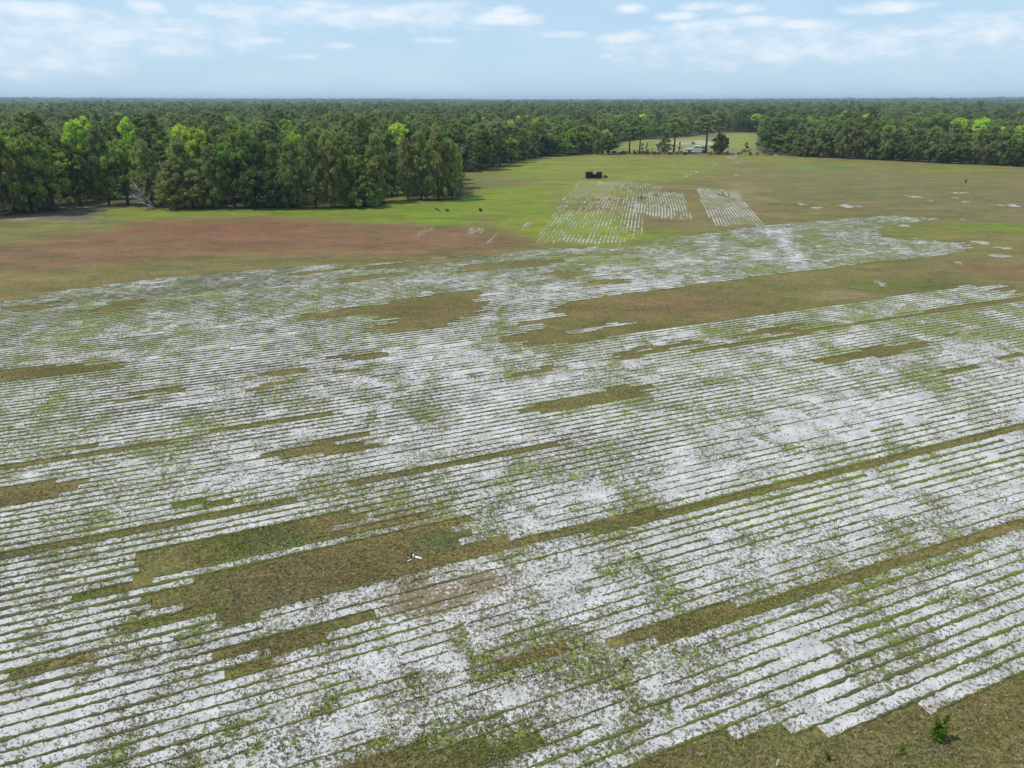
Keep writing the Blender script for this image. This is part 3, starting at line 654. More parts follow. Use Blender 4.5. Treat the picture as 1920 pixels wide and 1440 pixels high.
PROTO = {}
def proto(kind, var):
    """(crown mesh, trunk mesh, height, width) of one form"""
    key = (kind, var)
    if key in PROTO: return PROTO[key]
    r = np.random.default_rng(abs(hash(kind)) % 1 + sum(map(ord, kind)) * 31 + var * 977); t = MB(); cen = []; rad = []
    if kind in ('oak', 'lime', 'green'):
        Ht, W = 10.0, {'oak': 9.5, 'lime': 7.5, 'green': 7.5}[kind]; base = {'oak': .9, 'lime': 1.6, 'green': 1.2}[kind]
        lob = [(r.uniform(-.27, .27) * W, r.uniform(-.27, .27) * W, r.uniform(.34, .76) * Ht, r.uniform(.16, .27) * W) for _ in range(8)] + [(r.uniform(-.08, .08) * W, r.uniform(-.08, .08) * W, .80 * Ht, .2 * W)]
        for x, y, z, q in lob:
            for _ in range(13):
                d = r.normal(size=3); d /= np.linalg.norm(d); d[2] = abs(d[2]) * 1.1 - .35
                cen.append((x + d[0] * q, y + d[1] * q, max(base + .5, z + d[2] * q * .95))); rad.append(r.uniform(.4, .85))
        for _ in range(26):
            a = r.uniform(0, 6.28); q = W * r.uniform(.2, .46); cen.append((q * math.cos(a), q * math.sin(a), r.uniform(base + .3, .42 * Ht))); rad.append(r.uniform(.5, 1.0))
        V = leaves(cen, rad, 95 if kind == 'oak' else 85, .34, var + 5, .72)
        t.tube([(0, 0, 0), (.1, .05, 1.2), (-.1, .1, 3), (0, 0, 6)], [.34, .26, .2, .1], 8)
        for i in range(8):
            x, y, z, q = lob[i]; t.tube([(0, 0, 1.6 + .25 * i), (x * .45, y * .45, z * .62), (x, y, z)], [.15, .1, .03])
    elif kind == 'pine':
        Ht, W = 12.0, 5.6
        for i in range(62):
            f = r.uniform(0, 1); z = Ht * (.52 + .46 * f); env = W * .5 * (1 - abs(f - .42) ** 1.5 * 1.3); a = r.uniform(0, 6.28); q = env * r.uniform(.15, 1.0)
            cen.append((q * math.cos(a), q * math.sin(a), z)); rad.append(r.uniform(.38, .68))
        V = leaves(cen, rad, 90, .40, var + 50, .62, 'needle', .30)
        t.tube([(0, 0, 0), (.08, .03, 4), (-.04, .06, 8), (0, 0, 11.4)], [.21, .17, .12, .04], 8)
        for c in cen[:24]: t.tube([(0, 0, c[2] - .7), (c[0] * .5, c[1] * .5, c[2] - .35), c], [.07, .05, .02], 5)
    elif kind == 'bushy':
        Ht, W = 10.0, 4.8
        for i in range(120):
            f = r.random() ** .85; z = Ht * (.07 + .9 * f); env = W * .5 * min(1, .75 + f) * (1 - f ** 2.4) ** .6; a = r.uniform(0, 6.28); q = env * r.uniform(.25, 1.0)
            cen.append((q * math.cos(a), q * math.sin(a), z)); rad.append(r.uniform(.28, .62))
        V = leaves(cen, rad, 78, .36, var + 90, 1.3, 'droop', .34)
        t.tube([(0, 0, 0), (.05, .02, 4), (0, .04, 7), (0, 0, 9.6)], [.17, .13, .09, .03], 7)
        for c in cen[:14]: t.tube([(0, 0, c[2] - .5), c], [.05, .02], 5)
    elif kind == 'roundoak':
        Ht, W = 6.0, 5.4
        for i in range(85):
            d = r.normal(size=3); d /= np.linalg.norm(d); q = r.uniform(.55, 1.0); cen.append((d[0] * q * W * .42, d[1] * q * W * .42, max(.7, 3.0 + d[2] * q * 2.6))); rad.append(r.uniform(.4, .75))
        V = leaves(cen, rad, 90, .34, var + 400, .8)
        t.tube([(0, 0, 0), (.05, .05, 1.5), (0, 0, 3.6)], [.22, .17, .08], 8); t.tube([(.5, .1, 0), (.45, .1, 1.2), (.7, .2, 2.6)], [.13, .11, .05], 7)
        for c in cen[:12]: t.tube([(0, 0, 1.6), (c[0] * .5, c[1] * .5, (1.6 + c[2]) / 2), c], [.08, .05, .02], 5)
    elif kind == 'cedar':
        Ht, W = 8.0, 5.0
        for i in range(95):
            f = r.random() ** 1.25; z = Ht * (.08 + .9 * f); env = W * .5 * (1 - f ** 1.25); a = r.uniform(0, 6.28); q = env * r.uniform(.35, 1.0)
            cen.append((q * math.cos(a), q * math.sin(a), z)); rad.append(r.uniform(.4, .75) * (1 - .4 * f))
        V = leaves(cen, rad, 85, .33, var + 130, 1.1, 'leaf', .5)
        t.tube([(0, 0, 0), (0, 0, 4), (0, 0, 7.4)], [.2, .12, .03], 7)
        for c in cen[:10]: t.tube([(0, 0, c[2] - .3), c], [.05, .02], 5)
    elif kind == 'sapling':
        Ht, W = 3.0, 1.7
        for i in range(13):
            f = r.random(); z = Ht * (.15 + .82 * f); env = W * .5 * (1.05 - f); a = r.uniform(0, 6.28); q = env * r.uniform(.3, 1)
            cen.append((q * math.cos(a), q * math.sin(a), z)); rad.append(r.uniform(.2, .38))
        V = leaves(cen, rad, 46, .28, var + 170, 1.0, 'needle', .35); t.tube([(0, 0, 0), (.03, 0, 1.6), (0, 0, 2.9)], [.06, .045, .015], 6)
        for c in cen[:8]: t.tube([(0, 0, c[2] - .2), c], [.025, .01], 4)
    elif kind == 'shrub':
        Ht, W = 1.6, 2.2
        for i in range(12):
            a = r.uniform(0, 6.28); q = W * .38 * r.random(); cen.append((q * math.cos(a), q * math.sin(a), r.uniform(.25, 1.2))); rad.append(r.uniform(.25, .42))
        V = leaves(cen, rad, 50, .24, var + 210, .8)
        for c in cen[:6]: t.tube([(0, 0, 0), (c[0] * .5, c[1] * .5, c[2] * .6), c], [.04, .03, .01], 4)
    V = np.asarray(V); q = np.arange(len(V)).reshape(-1, 4)
    cm = mesh_np(kind + '_crown', V, quads=q); cm.materials.append(LM['pine' if kind == 'sapling' else kind])
    tm = t.mesh(kind + '_trunk', True); tm.materials.append(M_BARK)
    PROTO[key] = (cm, tm, Ht, W); return PROTO[key]

KN = {'oak': 'oak_tree', 'roundoak': 'round_oak_tree', 'lime': 'spring_green_tree', 'green': 'broadleaf_tree', 'pine': 'pine_tree', 'bushy': 'bushy_pine_tree', 'cedar': 'cedar_tree', 'sapling': 'pine_sapling', 'shrub': 'shrub'}
def tree(kind, x, y, h, w, label, group=None, var=None, cat='tree', rz=None):
    var = R.randrange(3) if var is None else var
    cm, tm, Ht, W = proto(kind, var)
    e = link(KN[kind], None, loc=(x, y, float(hill(x, y)) if math.hypot(x, y) > 1000 else 0), rot=(0, 0, R.uniform(0, 6.28) if rz is None else rz), scale=(w / W, w / W, h / Ht))
    e.empty_display_size = .3
    link('trunk', tm, parent=e); link('crown' if kind != 'shrub' else 'foliage', cm, parent=e)
    return tag(e, label, cat, group)

def fit(x, yb, yt, wpx):
    gx, gy = G(x, yb); d = math.hypot(gx, gy); a, f, z = px_dir(x, yt); h = H + z / math.hypot(a, f) * d
    return gx, gy, h, wpx * (gy * math.cos(PITCH) + H * math.sin(PITCH)) / F

NAMED = []
def T(kind, x, yb, yt, w, label, group=None, **kw):
    gx, gy, h, wm = fit(x, yb, yt, w); NAMED.append((gx, gy, wm)); return tree(kind, gx, gy, max(h, .5), wm, label, group, **kw)

GR_L, GR_M, GR_R = 'trees along the woods edge beside the red-brown turf', 'trees along the woods edge behind the sod stacks', 'trees along the woods edge beside the big dark oak'
LB_L = {'bushy': 'grey-green bushy pine on the woods edge beside the red-brown turf', 'green': 'mid green broadleaf tree on the woods edge beside the red-brown turf', 'oak': 'dark evergreen oak on the woods edge beside the red-brown turf', 'pine': 'tall open pine on the woods edge beside the red-brown turf', 'lime': 'bright spring-green tree just behind the woods edge by the red-brown turf'}
ORD = ['first', 'second', 'third', 'fourth', 'fifth', 'sixth', 'seventh', 'eighth', 'ninth', 'tenth', 'eleventh', 'twelfth', 'thirteenth', 'fourteenth', 'fifteenth', 'sixteenth', 'seventeenth', 'eighteenth', 'nineteenth', 'twentieth', 'twenty-first', 'twenty-second', 'twenty-third', 'twenty-fourth']
def ordinal(lst, key, phrase):
    """label for each tree of an edge: its place counted from a landmark"""
    out = {}
    for side in (0, 1):
        for k in {a[0] for a in lst}:
            q = sorted([a for a in lst if a[0] == k and (a[1] > key) == side], key=lambda a: abs(a[1] - key))
            for i, a in enumerate(q): out[a] = phrase(ORD[i], k, side)
    return out
# the woods on the left of the clearing, edge trees picked out one by one
LST = [('bushy', -30, 406, 240, 80), ('bushy', 22, 403, 236, 66), ('green', 70, 400, 226, 84), ('green', 104, 396, 262, 84), ('bushy', 60, 399, 300, 60), ('oak', 152, 387, 262, 84), ('bushy', 205, 384, 236, 60), ('green', 240, 384, 252, 70),
                        ('bushy', 285, 388, 262, 62), ('bushy', 332, 392, 302, 74), ('bushy', 372, 392, 318, 60), ('bushy', 352, 388, 255, 64), ('bushy', 408, 391, 272, 56), ('green', 440, 388, 256, 70), ('roundoak', 480, 391, 306, 66), ('roundoak', 522, 391, 312, 62),
                        ('bushy', 556, 391, 262, 58), ('bushy', 592, 390, 252, 60), ('bushy', 628, 389, 268, 56), ('bushy', 650, 386, 248, 60), ('bushy', 710, 380, 252, 58), ('bushy', 735, 366, 246, 60), ('bushy', 765, 375, 258, 44), ('bushy', 790, 375, 245, 56), ('bushy', 822, 375, 240, 60), ('bushy', 848, 374, 262, 44), ('pine', 300, 376, 206, 70), ('pine', 215, 372, 224, 60), ('pine', 90, 380, 206, 76)]
NM = {'roundoak': 'round dark oak', 'bushy': 'grey-green bushy pine', 'green': 'mid green broadleaf tree', 'oak': 'dark oak', 'pine': 'tall open pine'}
OL = ordinal(LST, 682, lambda o, k, s: f"{o} {NM[k]} from the cone-shaped cedar, on the " + ("dead tree's side" if s else "fallen trunks' side"))
for a in LST: T(*a, OL[a], NM[a[0]] + 's on the woods edge beside the red-brown turf')
T('cedar', 682, 388, 292, 74, 'dark cone-shaped cedar standing in front of the grey-green pines')
LST = [('lime', *a) for a in [(186, 362, 208, 74), (262, 352, 206, 52), (384, 362, 226, 66), (8, 372, 216, 60), (352, 352, 220, 46), (748, 330, 220, 62), (560, 350, 236, 44)]]
OL = ordinal(LST, 682, lambda o, k, s: f'{o} bright spring-green tree back from the cedar, on the ' + ("dead tree's side" if s else "fallen trunks' side"))
for a in LST: T(*a, OL[a], 'bright spring-green trees behind the woods edge')
LB_M = {'pine': 'grey-green open pine on the woods edge behind the sod stacks', 'bushy': 'grey bushy pine on the woods edge behind the sod stacks', 'oak': 'dark oak on the woods edge behind the sod stacks', 'green': 'mid green tree on the woods edge behind the sod stacks'}
LST = [('bushy', 885, 322, 284, 30), ('oak', 912, 319, 246, 56), ('oak', 938, 312, 256, 46), ('bushy', 905, 318, 230, 50), ('pine', 958, 304, 236, 48), ('bushy', 980, 300, 240, 38), ('bushy', 1002, 297, 246, 36), ('roundoak', 1024, 293, 250, 42), ('oak', 1046, 292, 258, 36), ('green', 1068, 291, 246, 36), ('pine', 1090, 286, 236, 40), ('green', 1105, 284, 244, 36), ('pine', 930, 310, 228, 50)]
OL = ordinal(LST, 866, lambda o, k, s: f'{o} {NM[k]} from the dead tree along the edge behind the sod stacks')
for a in LST: T(*a, OL[a], NM[a[0]] + 's on the woods edge behind the sod stacks')
T('pine', 1180, 288, 238, 44, 'leaning open pine beside the round dark oak, on the brush line'); T('pine', 1199, 287.5, 236, 40, 'slim-trunked pine with a high crown, on the brush line before the pasture')
T('roundoak', 1141, 289.5, 250, 42, 'round dark oak at the end of the brush line'); T('bushy', 1120, 289, 262, 22, 'small grey pine beside the round dark oak on the brush line'); T('bushy', 1245, 287, 250, 30, 'ragged bushy pine next to the tall bare-trunked pine')
T('pine', 1263, 287.5, 219, 54, 'tall bare-trunked pine with an umbrella crown left of the pickup truck'.replace('left of', 'beyond the hood of')); T('pine', 1323, 287.5, 214, 54, 'tall bare-trunked pine standing at the tail of the pickup truck', rz=1.0)
T('roundoak', 1348, 289, 247, 38, 'round leafy oak with low skirts beside the gateway sand'); T('sapling', 1398, 288.5, 267, 18, 'young pine standing alone before the bright pasture'); T('sapling', 1434, 291, 266, 22, 'young grey pine in front of the big dark oak')
T('oak', 1456, 284, 218, 84, 'big dark spreading oak at the corner of the bright pasture')
for x, yb, yt, w in [(1203, 288, 268, 9), (1212, 288, 268, 9), (1222, 288, 277, 5), (1274, 288, 265, 9)]: T('sapling', x, yb, yt, w, 'thin pine sapling on the brush line before the pasture', 'pine saplings on the brush line', cat='sapling')
for bi, x in enumerate((1130, 1150, 1162, 1172, 1190, 1206, 1216, 1228, 1236, 1252, 1257, 1270, 1280, 1286, 1334, 1342, 1356, 1362, 1385, 1408, 1420, 1445, 1462, 1480)):
    T('shrub', x + R.uniform(-2, 2), 288.6 + (x - 1130) * .008 + R.uniform(-.4, .4), 282 + R.uniform(-2, 2), R.uniform(10, 18), ORD[bi] + ' low scrubby bush along the brush line, counted from the small grey pine', 'bushes on the brush line', cat='bush')
T('shrub', 1299, 271, 264, 12, 'lone round bush on the pasture behind the pickup truck', cat='bush')
LB_R = {'bushy': 'olive bushy pine on the woods edge past the big dark oak', 'oak': 'dark low-skirted oak on the woods edge past the big dark oak', 'green': 'mid green tree on the woods edge past the big dark oak', 'lime': 'fresh spring-green tree behind the woods edge past the big dark oak'}
LST = [('bushy', 1495, 293, 252, 26), ('bushy', 1512, 294, 238, 34), ('bushy', 1535, 295, 232, 36), ('bushy', 1556, 295, 236, 34), ('bushy', 1580, 297, 222, 38), ('bushy', 1606, 298, 230, 36), ('bushy', 1630, 299, 226, 38), ('bushy', 1655, 300, 234, 38), ('roundoak', 1692, 302, 262, 40), ('bushy', 1676, 300, 240, 34), ('bushy', 1715, 303, 240, 38), ('bushy', 1742, 304, 236, 40), ('roundoak', 1768, 306, 266, 42), ('roundoak', 1800, 307, 266, 44), ('bushy', 1780, 302, 228, 40), ('bushy', 1828, 308, 240, 40), ('bushy', 1852, 309, 234, 42), ('bushy', 1876, 310, 236, 40), ('roundoak', 1908, 312, 258, 46), ('green', 1930, 310, 230, 60), ('bushy', 1960, 314, 240, 50), ('green', 1905, 304, 232, 60), ('oak', 1525, 294, 262, 26)]
NM['bushy'] = 'olive bushy pine'
OL = ordinal(LST, 1456, lambda o, k, s: f'{o} {NM[k]} past the big spreading oak along the woods edge')
for a in LST: T(*a, OL[a], NM[a[0]] + 's on the woods edge past the big dark oak')
LST = [('lime' if a[0] in (1790, 1832, 1910) else 'green', *a) for a in [(1790, 282, 214, 40), (1832, 284, 216, 40), (1862, 286, 218, 50), (1652, 280, 212, 30), (1700, 280, 214, 34), (1750, 278, 206, 46), (1910, 290, 228, 44), (1600, 278, 216, 26)]]
NM['lime'] = 'fresh spring-green tree'
OL = ordinal(LST, 1456, lambda o, k, s: f'{o} {NM[k]} back from the edge, going away from the big spreading oak')
for a in LST: T(*a, OL[a], NM[a[0]] + 's behind the woods edge past the big dark oak')

def snag(name, x, yb, hgt, spread, lean, label, seed):
    """a bare dead tree"""
    r = np.random.default_rng(seed); gx, gy = G(x, yb); e = link(name, None, loc=(gx, gy, 0), rot=(0, lean, 0))
    t = MB(); t.tube([(0, 0, 0), (.1, .05, hgt * .3), (-.15, .1, hgt * .6), (.1, 0, hgt)], [.2, .15, .1, .03], 7); t.build('trunk', M_GREYWOOD, e, True)
    for i in range(14):
        z = hgt * r.uniform(.3, .92); a = r.uniform(0, 6.28); L = spread * r.uniform(.5, 1) * (1.15 - z / hgt); d = np.array((math.cos(a), math.sin(a), .55))
        b = MB(); p0 = np.array((0, 0, z)); p1 = p0 + d * L * .5 + r.normal(size=3) * .1; p2 = p0 + d * L + np.array((0, 0, .3 * L)); b.tube([p0, p1, p2], [.07, .05, .015], 5)
        for j in range(3):
            q = p0 + d * L * r.uniform(.4, .9); b.tube([q, q + r.normal(size=3) * .3 * L * .5 + np.array((0, 0, .3)), q + r.normal(size=3) * .35 * L + np.array((0, 0, .55))], [.03, .02, .008], 4)
        b.build('branch', M_GREYWOOD, e, True)
    return tag(e, label, 'dead tree')
snag('dead_tree', 868, 352, 7.6, 5.6, -.12, 'bare grey dead tree at the corner of the pine woods', 3)
snag('fallen_dead_tree', 291, 392, 4.6, 2.2, -.6, 'fallen grey dead tree leaning out of the dark woods edge', 8)
snag('fallen_dead_tree', 290, 394, 3.6, 1.5, -.95, 'shorter grey fallen trunk lying beside the leaning dead tree', 12)

# woods behind the edge: nearest ones stand as trees of their own, the rest as one mass
def forest():
    pts = []
    for d0, d1, sp in ((60, 330, 4.3), (330, 700, 5.6), (700, 1400, 10.5), (1400, 2600, 19), (2600, 5200, 34)):
        n = int(d1 * 2.2 / sp) + 2
        gx = (np.arange(n) - n / 2) * sp; gy = np.arange(0, d1, sp); X, Y = [a.ravel() for a in np.meshgrid(gx, gy)]
        X = X + (rng.random(len(X)) - .5) * sp * .95; Y = Y + (rng.random(len(X)) - .5) * sp * .95
        d = np.hypot(X, Y); a = np.abs(np.arctan2(X, Y)); m = (d >= d0) & (d < d1) & (a < math.radians(46)) & ~inpoly(X, Y, OPEN)
        # keep crowns clear of the turf
        for dx, dy in ((2.2, 0), (-2.2, 0), (0, -2.5), (0, 2.2)): m &= ~inpoly(X + dx, Y + dy, OPEN)
        pts.append(np.stack([X[m], Y[m], np.full(m.sum(), sp)], 1))
    P = np.concatenate(pts)
    nx = np.array([n[:2] for n in NAMED]); nw = np.array([n[2] for n in NAMED])
    near = np.hypot(P[:, 0], P[:, 1]) < 260
    ok = np.ones(len(P), bool); idx = np.nonzero(near)[0]
    dd = np.hypot(P[idx, None, 0] - nx[None, :, 0], P[idx, None, 1] - nx[None, :, 1]); ok[idx] = (dd > np.maximum(nw * .33, .9)[None]).all(1)
    P = P[ok]; D = np.hypot(P[:, 0], P[:, 1]); P = P[np.argsort(D)]; D = np.sort(D); N = len(P)
    mixn = fbm(P[:, 0] / 45, P[:, 1] / 45, 301, 3); rr = rng.random(N); q = mixn + (rr - .5) * .5
    kind = np.where(q < .30, 0, np.where(q < .42, 3, np.where(q < .60, 1, np.where(q < .70, 2, 3))))     # oak, bushy, pine, green
    ang = np.arctan2(P[:, 0], P[:, 1])
    hgt = np.interp(D, [60, 150, 240, 400, 900, 5200], [8.8, 8.8, 8.2, 9.0, 10.0, 10.5]) + np.where((ang < -.1) & (D < 300), .8, 0)
    hgt = hgt * (.68 + .50 * rng.random(N) ** 1.3 + .14 * (rng.random(N) > .93)) * (.86 + .28 * fbm(P[:, 0] / 60, P[:, 1] / 60, 311, 3)); hgt = np.where(kind == 2, hgt * 1.16, hgt); hgt = np.minimum(hgt, np.where(D > 600, 15.2, 14.0))
    wid = np.where(kind == 2, 5.0, np.where(kind == 1, 4.8, np.where(kind == 0, 7.0, 6.2))) * (.8 + .4 * rng.random(N)) * np.maximum(1, P[:, 2] / 5.2)
    lime = (rng.random(N) < .05) & (fbm(P[:, 0] / 40, P[:, 1] / 40, 321, 2) > .5) & (D < 420); kind = np.where(lime, 4, kind)
    for o in [o for o in bpy.data.objects if o.name.startswith('spring_green_tree')]:
        d0 = math.hypot(o.location.x, o.location.y); h0 = o.scale.z * 10; a0 = math.atan2(o.location.x, o.location.y); hw = o.scale.x * 7.5 * .62 / d0
        sel = (np.abs(ang - a0) < hw) & (D < d0); hgt = np.where(sel, np.minimum(hgt, H - (H - .5 * h0) * D / d0), hgt)
    KK = ['oak', 'bushy', 'pine', 'green', 'lime']
    names = {'oak': 'dark oak', 'bushy': 'bushy grey-green pine', 'pine': 'tall open pine', 'green': 'mid green broadleaf tree', 'lime': 'bright spring-green tree'}
    nsingle = 300 - len([o for o in bpy.data.objects if o.parent is None and o.get('category') == 'tree'])
    nsingle = max(nsingle, 0)
    where = lambda a: ('deep in the woods behind the red-brown turf', 'L') if a < -.06 else (('deep in the woods behind the sod stacks', 'M') if a < .30 else ('deep in the woods past the big dark oak', 'R'))
    # the singles are those with the least standing in front of them: nearest to the turf edge
    for i in range(nsingle):
        k = KK[kind[i]]; wtxt, wk = where(ang[i]); tree(k, float(P[i, 0]), float(P[i, 1]), float(hgt[i]), float(wid[i]), names[k] + ' ' + wtxt, names[k] + 's ' + wtxt)
    for ki, k in enumerate(KK):
        for var in range(2):
            s = np.nonzero((kind[nsingle:] == ki) & ((np.arange(N - nsingle) % 2) == var))[0] + nsingle
            if not len(s): continue
            cm, tm, Ht, W = proto(k, var)
            crown = [o for o in bpy.data.objects if o.data is cm]
            if not crown: continue
            me = bpy.data.meshes.new('forest_points'); V = np.stack([P[s, 0], P[s, 1], hill(P[s, 0], P[s, 1])], 1)
            me.from_pydata(V.tolist(), [], [])
            at = me.attributes.new('sc', 'FLOAT_VECTOR', 'POINT'); at.data.foreach_set('vector', np.stack([wid[s] / W, wid[s] / W, hgt[s] / Ht], 1).astype(np.float32).ravel())
            at = me.attributes.new('rz', 'FLOAT_VECTOR', 'POINT'); rv = np.zeros((len(s), 3), np.float32); rv[:, 2] = rng.random(len(s)) * 6.283; at.data.foreach_set('vector', rv.ravel())
            o = link('distant_woods', me); tag(o, 'far-off woods of ' + names[k] + 's reaching to the horizon', 'woods', 'woods reaching to the horizon', 'stuff')
            ng = bpy.data.node_groups.new('scatter_' + k, 'GeometryNodeTree'); ng.interface.new_socket('Geometry', in_out='INPUT', socket_type='NodeSocketGeometry'); ng.interface.new_socket('Geometry', in_out='OUTPUT', socket_type='NodeSocketGeometry')
            g = NT(ng); gi = g.add('NodeGroupInput'); go = g.add('NodeGroupOutput'); ip = g.add('GeometryNodeInstanceOnPoints'); ob = g.add('GeometryNodeObjectInfo', transform_space='ORIGINAL'); ob.inputs[0].default_value = crown[0]
            a1 = g.add('GeometryNodeInputNamedAttribute', data_type='FLOAT_VECTOR'); a1.inputs[0].default_value = 'sc'; a2 = g.add('GeometryNodeInputNamedAttribute', data_type='FLOAT_VECTOR'); a2.inputs[0].default_value = 'rz'
            g.link(gi.outputs[0], ip.inputs['Points']); g.link(ob.outputs['Geometry'], ip.inputs['Instance']); g.link(a1.outputs[0], ip.inputs['Scale'])
            er = g.add('FunctionNodeEulerToRotation'); g.link(a2.outputs[0], er.inputs[0]); g.link(er.outputs[0], ip.inputs['Rotation']); g.link(ip.outputs[0], go.inputs[0])
            md = o.modifiers.new('scatter', 'NODES'); md.node_group = ng
    print('FOREST', N, nsingle)
forest()

# ------------------------------------------------------------------ pickup truck
M_WHITE = plain('white_paint', (.78, .79, .8), .3, .04, 2, spec=.5); M_GLASS = plain('dark_glass', (.02, .025, .03), .08, .2, 2, spec=.6); M_TYRE = plain('tyre_rubber', (.02, .02, .02), .9, .3, 8)
M_STEEL = plain('grey_steel', (.35, .35, .36), .4, .15, 6, .8); M_BLACK = plain('black_plastic', (.018, .018, .018), .55, .3, 8); M_LAMP = plain('lamp_lens', (.7, .7, .68), .15, .1, 3, spec=.6); M_RED = plain('red_lens', (.35, .02, .02), .25, .1, 3, spec=.6)
def pickup():
    x, y = G(1306, 286.2); e = link('pickup_truck', None, loc=(x, y, 0), rot=(0, 0, math.radians(-6)), scale=(1.08,) * 3); tag(e, 'white pickup truck parked behind the brush line between two tall pines', 'truck')
    W = .96
    def slab(prof, w0, w1=None, z0=None, z1=None):
        m = MB(); n = len(prof); zs = [p[1] for p in prof]; a, b = min(zs), max(zs); w1 = w1 or w0; P = []
        for sgn in (-1, 1):
            for px, pz in prof: P.append((px, sgn * (w0 + (w1 - w0) * (pz - a) / (b - a)), pz))
        f = [tuple(range(n)), tuple(range(2 * n - 1, n - 1, -1))] + [(i, i + n, (i + 1) % n + n, (i + 1) % n) for i in range(n)]
        return m.poly(P, f)
    # nose points to -x; sills with wheel arches
    arch = lambda cx: [(cx + .5 * math.cos(a), .42 + .5 * math.sin(a)) for a in np.linspace(0, math.pi, 7)]
    prof = [(-2.9, .5), (-2.93, .95), (-2.8, 1.08), (-1.3, 1.2), (.95, 1.2), (2.92, 1.18), (2.92, .55)] + [(2.55, .48)] + [(px, max(pz, .48)) for px, pz in arch(1.85)] + [(px, max(pz, .48)) for px, pz in arch(-1.95)] + [(-2.6, .48)]
    body = slab(prof, W).build('body', M_WHITE, e)
    cab = slab([(-1.25, 1.2), (-.55, 1.84), (.72, 1.88), (.98, 1.2)], W * .95, W * .78).build('cab', M_WHITE, e)
    for s in (-1, 1):
        for x0, x1, a, b in ((-.92, -.02, -.55, -.02), (.08, .80, .08, .66)):
            m = MB(); yo = lambda z: s * (W * (.95 - .17 * (z - 1.2) / .68) + .006)
            m.poly([(x0, yo(1.26), 1.26), (x1, yo(1.26), 1.26), (b, yo(1.75), 1.75), (a, yo(1.75), 1.75)], [(0, 1, 2, 3)]).build('window', M_GLASS, cab)
        for cx in (-1.95, 1.85):
            t = MB().rings([[(cx + r * math.cos(k * math.pi / 9), s * yy, .39 + r * math.sin(k * math.pi / 9)) for k in range(18)] for r, yy in ((.27, .99), (.39, .97), (.39, .74), (.27, .72))]).build('wheel', M_TYRE, e, True)
            MB().rings([[(cx + r * math.cos(k * math.pi / 6), s * yy, .39 + r * math.sin(k * math.pi / 6)) for k in range(12)] for r, yy in ((.25, .985), (.1, 1.0))]).build('rim', M_STEEL, t)
        MB().box((-2.9, s * .74, .93), (.1, .34, .2), .02).build('headlight', M_LAMP, e); MB().box((2.925, s * .86, .98), (.03, .14, .34), .01).build('tail_light', M_RED, e)
        MB().box((-.95, s * 1.08, 1.28), (.1, .2, .18), .03).build('mirror', M_BLACK, e)
        MB().box((.1, s * (W + .01), 1.02), (.16, .02, .04)).build('door_handle', M_BLACK, e)
    MB().poly([(-1.262, -.8, 1.22), (-1.262, .8, 1.22), (-.6, .68, 1.81), (-.6, -.68, 1.81)], [(0, 1, 2, 3)]).build('windscreen', M_GLASS, cab)
    MB().poly([(.985, -.78, 1.28), (.985, .78, 1.28), (.78, .7, 1.78), (.78, -.7, 1.78)], [(3, 2, 1, 0)]).build('rear_window', M_GLASS, cab)
    MB().box((-2.96, 0, .62), (.14, 1.84, .2), .04).build('bumper', M_STEEL, e); MB().box((2.98, 0, .6), (.14, 1.8, .16), .03).build('bumper', M_STEEL, e); MB().box((-2.93, 0, .9), (.05, 1.1, .22), .01).build('grille', M_BLACK, e)
    MB().box((2.0, 0, 1.19), (1.75, 1.7, .03)).build('bed_floor', M_BLACK, e)
    MB().box((1.25, 0, 1.34), (.5, 1.7, .28), .04).build('toolbox', M_BLACK, e)
    MB().tube([(1.1, -.85, 1.2), (1.1, -.85, 1.78), (1.1, .85, 1.78), (1.1, .85, 1.2)], .04).build('rack_hoop', M_WHITE, e); MB().tube([(2.8, -.85, 1.2), (2.8, -.85, 1.6), (2.8, .85, 1.6), (2.8, .85, 1.2)], .04).build('rack_hoop', M_WHITE, e)
    MB().box((2.1, .1, 1.36), (1.0, 1.1, .3), .06).build('load', M_BLACK, e)
pickup()

# ------------------------------------------------------------------ stacks of cut sod on pallets
M_SOD = plain('dark_sod', (.03, .026, .022), .95, .5, 9, spec=.1); M_WOOD = plain('pallet_wood', (.20, .15, .10), .9, .3, 6)
def sod_stack(xp, yp, w, d, layers, label, rz, lh=.13, tilt=False):
    x, y = G(xp, yp); e = link('sod_stack', None, loc=(x, y, 0), rot=(0, 0, rz)); tag(e, label, 'sod stack', 'stacks of cut sod on the old cut')
    for i in range(5): MB().box((-w / 2 + w * (i + .5) / 5, 0, .125), (w / 6.5, d, .022)).build('pallet_board', M_WOOD, e)
    for s in (-1, 0, 1): MB().box((0, s * (d / 2 - .06), .057), (w, .09, .11)).build('pallet_runner', M_WOOD, e)
    for l in range(layers):
        for s in range(2):
            k = (.5 + R.uniform(-.05, .03)); 
            if l % 2: c = ((s - .5) * w * .5, 0); dm = (w * .49 + R.uniform(-.04, .05), d + R.uniform(-.06, .08))
            else: c = (0, (s - .5) * d * .5); dm = (w + R.uniform(-.06, .08), d * .49 + R.uniform(-.04, .05))
            MB().box((c[0] + R.uniform(-.03, .03), c[1] + R.uniform(-.03, .03), .138 + lh * (l + .5)), (dm[0], dm[1], lh - .008), .03).build('sod_slab', M_SOD, e)
    return e
sod_stack(1104.5, 334.6, 1.3, 1.25, 9, 'tall dark sod stack with a stake on its pallet', .15)
sod_stack(1123, 334.8, 1.15, 1.2, 9, 'tall dark sod stack next to the loose sod heap', -.1)
sod_stack(1114, 334.0, 1.0, 1.1, 5, 'low dark sod stack between the two tall ones', .05)
sx, sy = G(1109.5, 334.2); st = link('stake', None, loc=(sx, sy, 0)); tag(st, 'dark wooden stake standing behind the tall sod stack', 'stake')
